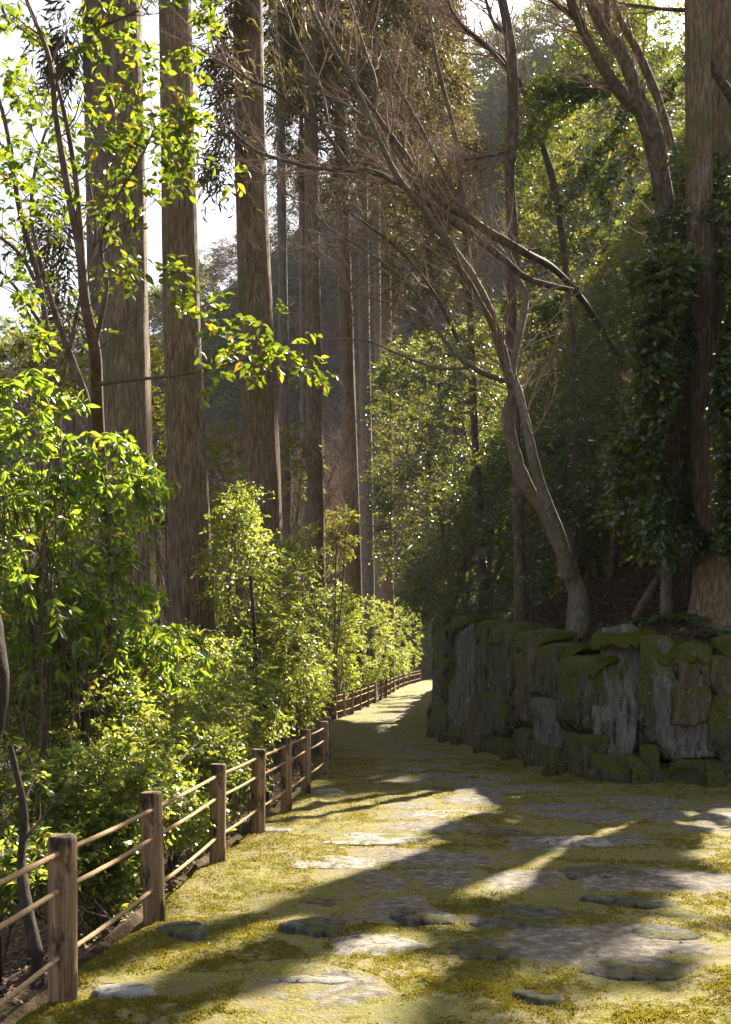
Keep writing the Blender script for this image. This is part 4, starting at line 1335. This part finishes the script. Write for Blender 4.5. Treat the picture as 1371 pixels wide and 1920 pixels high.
def stone_mesh(hs, seed, name='stone', mat='stone', rnd=.3, amp=.09, strata=.03, taper=0.0, lean=0.0):
    """hs half sizes (along, depth, up)"""
    p = CGV.copy()
    ln = np.linalg.norm(p, axis=1, keepdims=True)
    mx = np.abs(p).max(1, keepdims=True)
    p = p * (1 - rnd) + (p / ln * mx * 1.25) * rnd
    hs = np.array(hs, float)
    q = p * hs
    m = hs.mean()
    sd = seed * 13.7
    # facets: cut by random planes
    rg = np.random.RandomState(seed)
    for k in range(9):
        nrml = nrm(rg.normal(size=3) * [1, .9, .8]); dlt = (np.abs(nrml) * hs).sum() * (.66 + .22 * rg.rand())
        ex = q @ nrml - dlt
        q = q - np.maximum(ex, 0)[:, None] * nrml * .9
    d = nrm(p)
    nz = fbm(q[:, 0] * 1.6 + sd, q[:, 1] * 1.6, q[:, 2] * 1.2, seed=7) * amp * m * 2
    s2 = (np.abs(fbm(q[:, 0] * 9 + sd, q[:, 1] * 9 + q[:, 2] * 1.5, q[:, 2] * 3.4, seed=8)) - .3) * strata * 1.6
    s3 = fbm(q[:, 0] * 5 + sd, q[:, 1] * 5, q[:, 2] * 5, seed=9) * strata
    q = q + d * (nz + s2 + s3)[:, None]
    f = (q[:, 2] / hs[2])
    q[:, 0] *= 1 - taper * f
    q[:, 0] += lean * q[:, 2]
    return make_mesh(name, q, [CGQ], M[mat])


# arc of the wall foot
WS = smooth_line(WAL, 10)
wpx = CX + WS[:, 0] / WS[:, 1] * F
warc = np.concatenate([[0], np.cumsum(np.linalg.norm(np.diff(WS, axis=0), axis=1))])


def wall_at(s):
    p = np.array([np.interp(s, warc, WS[:, 0]), np.interp(s, warc, WS[:, 1])])
    q = np.array([np.interp(s + .15, warc, WS[:, 0]), np.interp(s + .15, warc, WS[:, 1])]) - np.array([np.interp(s - .15, warc, WS[:, 0]), np.interp(s - .15, warc, WS[:, 1])])
    tdir = q / np.linalg.norm(q)
    return p, tdir, np.array([-tdir[1], tdir[0]]) * -1    # bank-side normal


iv = np.argmin(wpx[warc < 25.5] if False else np.where((WS[:, 1] < 22.3), wpx, 9e9))
s_of = lambda px: np.interp(-px, -wpx[:iv + 1], warc[:iv + 1])
wall = thing('stone_wall', 'mossy dry stone retaining wall of tall slabs holding up the bank', 'stone wall', (3.0, 14, 0))
worg = np.array([3.0, 14, 0])
COLS = [  # px right, px left, top py, [(fraction heights bottom->top)], mats, lean
    (1371, 1332, 1232, [.25, .45, .3], ['stone', 'stone', 'stone_warm'], 0),
    (1332, 1268, 1212, [.22, .26, .24, .28], ['stone', 'stone_pale', 'stone_warm', 'stone_warm'], 0),
    (1268, 1222, 1208, [.18, .82], ['stone', 'stone_pale'], .05),
    (1222, 1196, 1205, [.3, .7], ['stone', 'stone'], 0),
    (1196, 1112, 1186, [.22, .78], ['stone', 'stone_pale'], -.12),
    (1112, 1048, 1238, [.4, .6], ['stone', 'stone'], -.05),
    (1048, 1000, 1216, [.25, .35, .4], ['stone', 'stone_pale', 'stone'], 0),
    (1000, 955, 1196, [.3, .7], ['stone', 'stone_warm'], .06),
    (955, 905, 1182, [.2, .3, .5], ['stone', 'stone', 'stone'], 0),
    (905, 884, 1176, [.45, .55], ['stone_warm', 'stone'], 0),
    (884, 862, 1170, [.25, .75], ['stone', 'stone_pale'], .03),
    (862, 838, 1162, [.18, .4, .42], ['stone', 'stone_pale', 'stone'], 0),
    (838, 818, 1175, [.4, .35, .25], ['stone', 'stone', 'stone'], 0),
]
cols = []
for pr, pl, ty, fr, ms, ln in COLS:
    s0, s1 = s_of(pr), s_of(pl)
    p, _, _ = wall_at((s0 + s1) / 2)
    cols.append((s0, s1, HC + (HY - ty) * p[1] / F, fr, ms, ln))
s = cols[0][0]
rg = np.random.RandomState(77)
while s > 2.0:     # towards and past the right edge
    w = .45 + .5 * rg.rand()
    fr = [[.3, .7], [.4, .6], [.25, .35, .4]][rg.randint(3)]
    cols.append((s - w, s, 1.75 + .2 * rg.rand(), fr, ['stone'] * 3, 0)); s -= w
s = cols[12][1]
while s < warc[-1] - 28:   # round the corner and along the far path
    w = .6 + .5 * rg.rand()
    p, _, _ = wall_at(s)
    fr = [[.3, .7], [.4, .6], [.25, .35, .4]][rg.randint(3)]
    cols.append((s, s + w, 2.3 + .2 * rg.rand() + float(rise(p[1])), fr, ['stone'] * 3, 0)); s += w
CAPS = []
for ci, (s0, s1, top, fr, ms, ln) in enumerate(cols):
    sm = (s0 + s1) / 2
    p, td, nb = wall_at(sm)
    w = (s1 - s0)
    zb = -.12 + float(rise(p[1]))
    H = top - zb
    z = zb
    for fi, f in enumerate(fr):
        h = H * f
        dep = .34 + .05 * rg.rand()
        off = .30 + .10 * (z + h / 2 - zb) / max(H, .1) * 1.0 + rg.normal() * .035
        wj = rg.uniform(-.07, .07) if ms[fi] != 'stone_pale' else 0
        me = stone_mesh((w / 2 * 1.17 + abs(wj) * .6, dep, h / 2 * 1.13), 1000 + ci * 7 + fi, 'wall_stone', ms[fi], rg.uniform(.08, .24) if ms[fi] != 'stone_pale' else .08, .085, .034 if ms[fi] != 'stone_pale' else .022, rg.normal() * .06, ln + rg.normal() * .02)
        o = link('wall_stone', me, wall, (p[0] + nb[0] * off + td[0] * wj - worg[0], p[1] + nb[1] * off + td[1] * wj - worg[1], z + h / 2))
        o.rotation_euler = (0, 0, math.atan2(td[1], td[0]) + rg.normal() * .05)
        z += h
    CAPS.append((p + nb * .45, td, nb, top, w))
    # small chinking stones at the foot
    if ci < 13 and rg.rand() < .75:
        me = stone_mesh((.12 + .08 * rg.rand(), .12, .10 + .08 * rg.rand()), 2000 + ci, 'foot_stone', 'stone', .5, .08, .02)
        o = link('foot_stone', me, wall, (p[0] - nb[0] * .04 + td[0] * w * .4 - worg[0], p[1] - nb[1] * .04 + td[1] * w * .4 - worg[1], .06))
# earth core behind the stones
k = np.arange(1.5, warc[-1] - 28, .25)
V = []
for s in k:
    p, td, nb = wall_at(s)
    zt = float(np.interp(s, sorted([(c[0] + c[1]) / 2 for c in cols]), [c[2] for c in sorted(cols, key=lambda c: c[0])])) - .12
    zb = float(rise(p[1])) - .1
    for off, z in ((.30, zb), (.36, (zb + zt) / 2), (.42, zt - .06), (.6, zt), (1.3, zt + .1)):
        q = p + nb * off
        V.append((q[0] - worg[0], q[1] - worg[1], z))
n = len(k)
i = np.arange(n - 1)[:, None] * 5; j = np.arange(4)[None, :]
Q = np.stack([i + j, i + j + 1, i + 5 + j + 1, i + 5 + j], -1).reshape(-1, 4)
link('earth_core', make_mesh('earth_core', np.array(V), [Q], M['soil']), wall)

TUFT = Geo()
# moss cushions over the top of the wall
rg = np.random.RandomState(88)
for ci, (p, td, nb, top, w) in enumerate(CAPS[:13] + CAPS[13:17]):
    bare = ci in (0, 3, 10)
    hs = (w / 2 * (1.2 if not bare else .75), .32, .055 + .025 * rg.rand())
    q = CGV.copy(); d = nrm(q); q = q * .45 + d * .65
    q = q * hs
    hang = np.clip(-q[:, 1] / hs[1], 0, 1) ** 2
    q[:, 2] += fbm(q[:, 0] * 5 + ci * 9, q[:, 1] * 5, seed=11) * .045 + fbm(q[:, 0] * 22, q[:, 1] * 22, q[:, 2] * 22, seed=12) * .018
    q[:, 2] -= hang * (.12 + .28 * np.abs(fbm(q[:, 0] * 7 + ci, q[:, 0] * 0, seed=13)))
    me = make_mesh('moss_cushion', q, [CGQ], M['moss_dark'])
    c0 = p - nb * .10
    o = link('moss_cushion', me, wall, (c0[0] - worg[0], c0[1] - worg[1], top - .015))
    o.rotation_euler = (0, 0, math.atan2(td[1], td[0]) + math.pi if False else math.atan2(td[1], td[0]))
    out = -nb; loc_y = np.array([-td[1], td[0]])
    yaw = math.atan2(td[1], td[0]) + (math.pi if out @ loc_y > 0 else 0)
    o.rotation_euler = (0, 0, yaw)
    # short shoots growing out of the cushion
    m = 4200
    a_ = CGQ[rg.randint(len(CGQ), size=m)]
    w_ = rg.dirichlet((1, 1, 1, 1), m)
    bp = (q[a_] * w_[..., None]).sum(1)
    nn_ = nrm(bp / (np.array(hs) ** 2))
    kk_ = (nn_[:, 2] > -.35)
    bp, nn_ = bp[kk_], nn_[kk_]; m = len(bp)
    cy_, sy_ = math.cos(yaw), math.sin(yaw)
    rot = np.array([[cy_, -sy_, 0], [sy_, cy_, 0], [0, 0, 1]])
    bp = bp @ rot.T + [c0[0], c0[1], top - .015]; nn_ = nn_ @ rot.T
    dd_ = nrm(nn_ * .7 + rg.normal(size=(m, 3)) * .45 + [0, 0, -.15])
    sd_ = nrm(np.cross(dd_, rg.normal(size=(m, 3))))
    hh_ = .018 + .028 * rg.rand(m)[:, None]
    V_ = np.stack([bp - sd_ * .004, bp + sd_ * .004, bp + dd_ * hh_], 1).reshape(-1, 3)
    TUFT.add(V_, np.arange(m)[:, None] * 3 + [0, 1, 2])

link('moss_shoots', TUFT.mesh('moss_shoots', M['moss_dark'], False, worg), wall)

# ------------------------------------------------------------------ stones in the path
SLABS = [  # px, py, half w px, half h px, material, height, label, yaw
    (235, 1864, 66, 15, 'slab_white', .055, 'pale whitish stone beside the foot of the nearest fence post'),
    (338, 1756, 50, 13, 'slab', .05, 'small mossy mound stone near the second fence post'),
    (705, 1778, 100, 26, 'slab_sunlit', .03, 'broad half-sunlit slab in the middle of the foreground'),
    (620, 1741, 95, 15, 'slab', .03, 'long thin slab left of the ridge-shaped stone'),
    (800, 1722, 78, 13, 'slab', .045, 'ridge-shaped stone with a raised left end'),
    (985, 1722, 125, 28, 'slab', .03, 'large dark slab in shade right of the centre'),
    (905, 1780, 75, 22, 'slab', .025, 'dark slab touching the broad half-sunlit one'),
    (1135, 1642, 90, 17, 'slab', .025, 'shaded slab on the way to the wall'),
    (1190, 1692, 105, 10, 'slab', .035, 'low long stone with a pointed left tip, in shade'),
    (1190, 1812, 120, 24, 'slab', .03, 'wide slab crossed by sun and shade at lower right'),
    (1240, 1752, 70, 18, 'slab', .025, 'slab lit by a round sun patch at the right'),
    (945, 1566, 60, 10, 'slab', .025, 'slab in the shade band beyond the bright ground'),
    (1075, 1582, 75, 11, 'slab_sunlit', .035, 'cracked stone lying in the long slanting sun streak'),
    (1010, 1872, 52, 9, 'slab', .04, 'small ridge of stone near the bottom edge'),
    (590, 1845, 85, 9, 'slab_sunlit', .02, 'pale sunlit slab near the bottom, left of centre'),
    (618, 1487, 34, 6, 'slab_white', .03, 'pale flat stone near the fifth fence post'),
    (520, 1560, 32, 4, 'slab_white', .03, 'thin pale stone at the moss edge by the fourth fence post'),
    (845, 1528, 85, 9, 'slab_sunlit', .02, 'wide low slab at the far side of the bright ground'),
    (690, 1575, 120, 11, 'slab_sunlit', .018, 'slab coloured sunlit pale in the brightest part of the path'),
    (640, 1618, 125, 14, 'slab_sunlit', .018, 'worn slab in the bright ground nearer the fence'),
    (835, 1478, 60, 6, 'slab', .02, 'far shaded slab in the middle of the path'),
    (700, 1462, 60, 5, 'slab', .02, 'far slab near the last fence posts'),
    (600, 1690, 55, 9, 'slab', .025, 'thin slab under the narrow shadow line'),
]
for i, (px, py, hw, hh, mt, h, lb) in enumerate(SLABS):
    Y = HC * F / (py - HY)
    Yn = HC * F / (py + hh - HY); Yf = HC * F / (py - hh - HY)
    rx, ry = hw * Y / F, (Yf - Yn) / 2
    K, RN = 56, 16
    a = np.linspace(0, 2 * np.pi, K, endpoint=False); r = np.linspace(0, 1, RN)
    out = 1 + .22 * fbm(np.cos(a) * 1.3 + i * 3.1, np.sin(a) * 1.3, seed=15) + .08 * fbm(np.cos(a) * 5 + i, np.sin(a) * 5, seed=16)
    A, Rr = np.meshgrid(a, r)
    X = Rr * out[None, :] * np.cos(A) * rx; Yy = Rr * out[None, :] * np.sin(A) * ry
    zc, _ = path_z(np.array([(px - CX) * Y / F]), np.array([Y]))
    Z = (h * (1 - Rr ** 8 * 1.0) + .014 * fbm(X * 2.5 + i, Yy * 2.5, seed=17) + .005 * fbm(X * 14 + i, Yy * 14, seed=18)) - .02 - (Rr > .97) * .10
    if 'ridge' in lb or 'tip' in lb: Z += .03 * np.clip(-X / rx, -.3, 1)
    V = np.stack([X, Yy, Z], -1).reshape(-1, 3)
    ii_ = np.arange(RN - 1)[:, None] * K; j = np.arange(K)[None, :]
    Q = np.stack([ii_ + j, ii_ + K + j, ii_ + K + (j + 1) % K, ii_ + (j + 1) % K], -1).reshape(-1, 4)
    cx_ = (px - CX) * Y / F
    # highest the moss gets under the stone's middle keeps the stone proud of it
    sx = cx_ + np.cos(a) * rx * .6; sy = Y + np.sin(a) * ry * .6
    zz, _ = path_z(sx, sy)
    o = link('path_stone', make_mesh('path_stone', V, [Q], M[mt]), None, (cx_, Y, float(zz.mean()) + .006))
    tag(o, lb, 'stone', 'flat stones sunk in the moss path')

# ------------------------------------------------------------------ moss tufts, dead leaves, ferns
rg = np.random.RandomState(99)
n = 480000
u = rg.rand(n)
y = 1 / (1 / 3.7 - u * (1 / 3.7 - 1 / 17.))
xl_ = fenx(y) - .18; xr_ = np.minimum(np.where(y < 12.8, .42 * y + .2, 9), np.where(y > 12.8, np.interp(y, WS[:, 1][np.argsort(WS[:, 1])], WS[:, 0][np.argsort(WS[:, 1])]) + .05, 9))
x = xl_ + (xr_ - xl_) * rg.rand(n)
z, st = path_z(x, y)
nz = fbm(x * 1.6, y * 2.4, seed=19, oct=4)
k = (st < .5) & (nz + .35 * np.exp(-((x - fenx(y)) / .9) ** 2) + .3 * np.exp(-(wall_sd(x, y) / .9) ** 2) > -.22 + .45 * rg.rand(n) + .5 * (st > .1))
x, y, z = x[k], y[k], z[k]
m = len(x)
g = Geo()
d = nrm(np.stack([rg.normal(size=m) * .55, rg.normal(size=m) * .55, np.ones(m)], -1))
hgt = (.006 + .011 * rg.rand(m)) * (1 + .03 * y) * (.75 + .9 * np.clip(fbm(x * 6, y * 6, seed=20), -.5, 1))
sd = nrm(np.cross(d, rg.normal(size=(m, 3))))
wd = (.003 + .003 * rg.rand(m))[:, None] * (1 + .06 * y)[:, None]
b = np.stack([x, y, z - .002], -1)
V = np.stack([b - sd * wd, b + sd * wd, b + d * hgt[:, None]], 1).reshape(-1, 3)
g.add(V, np.arange(m)[:, None] * 3 + [0, 1, 2])
tag(link('moss', g.mesh('moss', M['moss_tuft'], False)), 'short yellow-green moss covering the path', 'moss', kind='stuff')


def scatter_leaves(name, label, x, y, z, mat, rg, size=(.03, .06), lod=0, tilt=.5):
    m = len(x)
    g = Geo()
    d = nrm(np.stack([rg.normal(size=m), rg.normal(size=m), rg.normal(size=m) * .25], -1))
    nn = np.stack([rg.normal(size=m) * tilt, rg.normal(size=m) * tilt, np.ones(m)], -1)
    L = size[0] + (size[1] - size[0]) * rg.rand(m)
    leaves(g, np.stack([x, y, z], -1), d, nn, L, L * .5, lod, curl=.1, fold=.15)
    return tag(link(name, g.mesh(name, M[mat], True)), label, 'dead leaves', kind='stuff')


# on the bank
n = 26000
x = 1.5 + 8 * rg.rand(n); y = 12.8 + 14 * rg.rand(n) ** 1.3
k = wall_sd(x, y) > .45
x, y = x[k], y[k]
scatter_leaves('dead_leaves_on_bank', 'brown dead leaves littering the bank above the wall', x, y, terrain(x, y) + .02 + .04 * rg.rand(len(x)), 'litter', rg, (.05, .10))
n = 14000
x = -6 + 5.4 * rg.rand(n); y = 3 + 14 * rg.rand(n)
k = x < fenx(y) - .22
x, y = x[k], y[k]
scatter_leaves('dead_leaves_by_fence', 'brown dead leaves on the slope behind the fence', x, y, terrain(x, y) + .015 + .03 * rg.rand(len(x)), 'litter', rg, (.035, .075))
n = 3200
y = 4 + 22 * rg.rand(n) ** 1.2; x = fenx(y) + .0 + (3.6) * rg.rand(n)
k = wall_sd(x, y) < -.1
x, y = x[k], y[k]
scatter_leaves('dead_leaves_on_path', 'scattered tiny dead leaves on the path moss', x, y, path_z(x, y)[0] + .012, 'litter', rg, (.008, .026))


n = 420
y = 4 + 16 * rg.rand(n) ** 1.1; x = fenx(y) + 4.2 * rg.rand(n)
k = wall_sd(x, y) < -.1
x, y = x[k], y[k]
a_ = rg.rand(len(x)) * 6.28; L_ = .04 + .14 * rg.rand(len(x)) ** 2
kk_ = np.linspace(-.5, .5, 4)
X_ = x[:, None] + np.cos(a_)[:, None] * L_[:, None] * kk_ + rg.normal(size=(len(x), 4)) * .006
Y_ = y[:, None] + np.sin(a_)[:, None] * L_[:, None] * kk_ + rg.normal(size=(len(x), 4)) * .006
g = Geo()
tubes(g, np.stack([X_, Y_, path_z(X_, Y_)[0] + .012], -1), np.full(X_.shape, .0017), 4)
tag(link('fallen_twigs', g.mesh('fallen_twigs', M['stem'], True)), 'thin broken twigs lying on the path moss', 'twigs', kind='stuff')


def fern(pos, seed, n=9, L=.5, label='', tilt=.5, grp='ferns on the bank'):
    rg = np.random.RandomState(seed)
    g = Geo()
    t = thing('fern', label, 'fern', tuple(pos), grp)
    for f in range(n):
        a = rg.rand() * 6.28 if f else 0
        a = f * 2.4 + rg.rand() * .5
        Lf = L * (.7 + .5 * rg.rand())
        k = np.linspace(0, 1, 20)
        rad = Lf * k * .85; z = Lf * (.75 * k - .75 * k ** 2 * (1 + .4 * rg.rand()))
        ln = np.stack([np.cos(a) * rad, np.sin(a) * rad, z], -1)
        gg = Geo()
        tubes(gg, ln[None], (np.linspace(.004, .0015, 20))[None], 3)
        tg = nrm(np.gradient(ln, axis=0)); s = nrm(np.cross(tg, [0, 0, 1.])); nn = np.cross(s, tg)
        w = Lf * .26 * np.sin(np.clip(k * 1.05 + .08, 0, 1) * np.pi) ** .8 + .01
        for sg in (-1, 1):
            leaves(gg, ln[2:], (s * sg + tg * .35)[2:], nn[2:], w[2:], np.full(18, Lf * .055), 0, curl=.15, fold=.05)
        link('frond', gg.mesh('frond', M['fern'], True), t)


FERNS = [(1200, 1035, 15.6, .5, 'fern at the foot of the slim pale stem'), (1165, 1090, 15.0, .45, 'fern between the maple foot and the slim stem'), (1105, 1105, 15.2, .4, 'small fern right of the leaning maple foot'),
         (1262, 1110, 14.8, .5, 'bright fern below the right-hand cedars'), (1310, 1075, 14.7, .5, 'fern against the pale cedar trunk'), (1352, 1130, 14.2, .5, 'fern near the right edge above the wall'),
         (1240, 1160, 14.0, .35, 'low fern just behind the top of the wall'), (960, 1130, 18.5, .45, 'fern left of the leaning maple foot'), (1020, 1165, 16.6, .35, 'small fern behind the wall notch'),
         (1300, 1000, 17.5, .5, 'shaded fern higher up the bank')]
for i, (px, py, Y, L, lb) in enumerate(FERNS):
    p = P(px, py, Y)
    fern(np.array([p[0], Y, float(terrain(p[0], Y)) + .02]), 1200 + i, 10, L, lb)
for i, (px, py, s, lb) in enumerate([(1275, 1440, .30, 'grey-green fern growing out of the foot of the wall'), (1000, 1300, .16, 'tiny fern in a joint of the wall'), (905, 1310, .16, 'small white-tipped fern on the left part of the wall')]):
    p, td, nb = wall_at(s_of(px))
    q = p - nb * .02
    zz = HC + (HY - py) * q[1] / F
    fern(np.array([q[0], q[1], zz]), 1300 + i, 8, s, lb, grp='ferns in the wall joints')
# ------------------------------------------------------------------ haze
hz = Geo()
x0, x1, y0, y1, z0, z1 = -280, 340, -34, 345, float(GZ.min()) - 1.5, max(float(GZ.max()) + 14, 40)
hz.add([(x0, y0, z0), (x1, y0, z0), (x1, y1, z0), (x0, y1, z0), (x0, y0, z1), (x1, y0, z1), (x1, y1, z1), (x0, y1, z1)], None,
       [(3, 2, 1, 0), (4, 5, 6, 7), (0, 1, 5, 4), (1, 2, 6, 5), (2, 3, 7, 6), (3, 0, 4, 7)])
hm, ht, hout = mat_new('thin_haze')
pv = N_(ht, 'ShaderNodeVolumePrincipled')
pv.inputs['Color'].default_value = (.80, .87, .95, 1)
pv.inputs['Density'].default_value = HAZE = 0.00022
pv.inputs['Anisotropy'].default_value = 0.0
ht.links.new(pv.outputs[0], hout.inputs['Volume'])
ho = link('haze', hz.mesh('haze', hm, False))
tag(ho, 'thin sunlit haze between the near trees and the far hill', 'haze', kind='stuff')
print('objects', len(bpy.data.objects), 'verts', sum(len(m.vertices) for m in bpy.data.meshes))
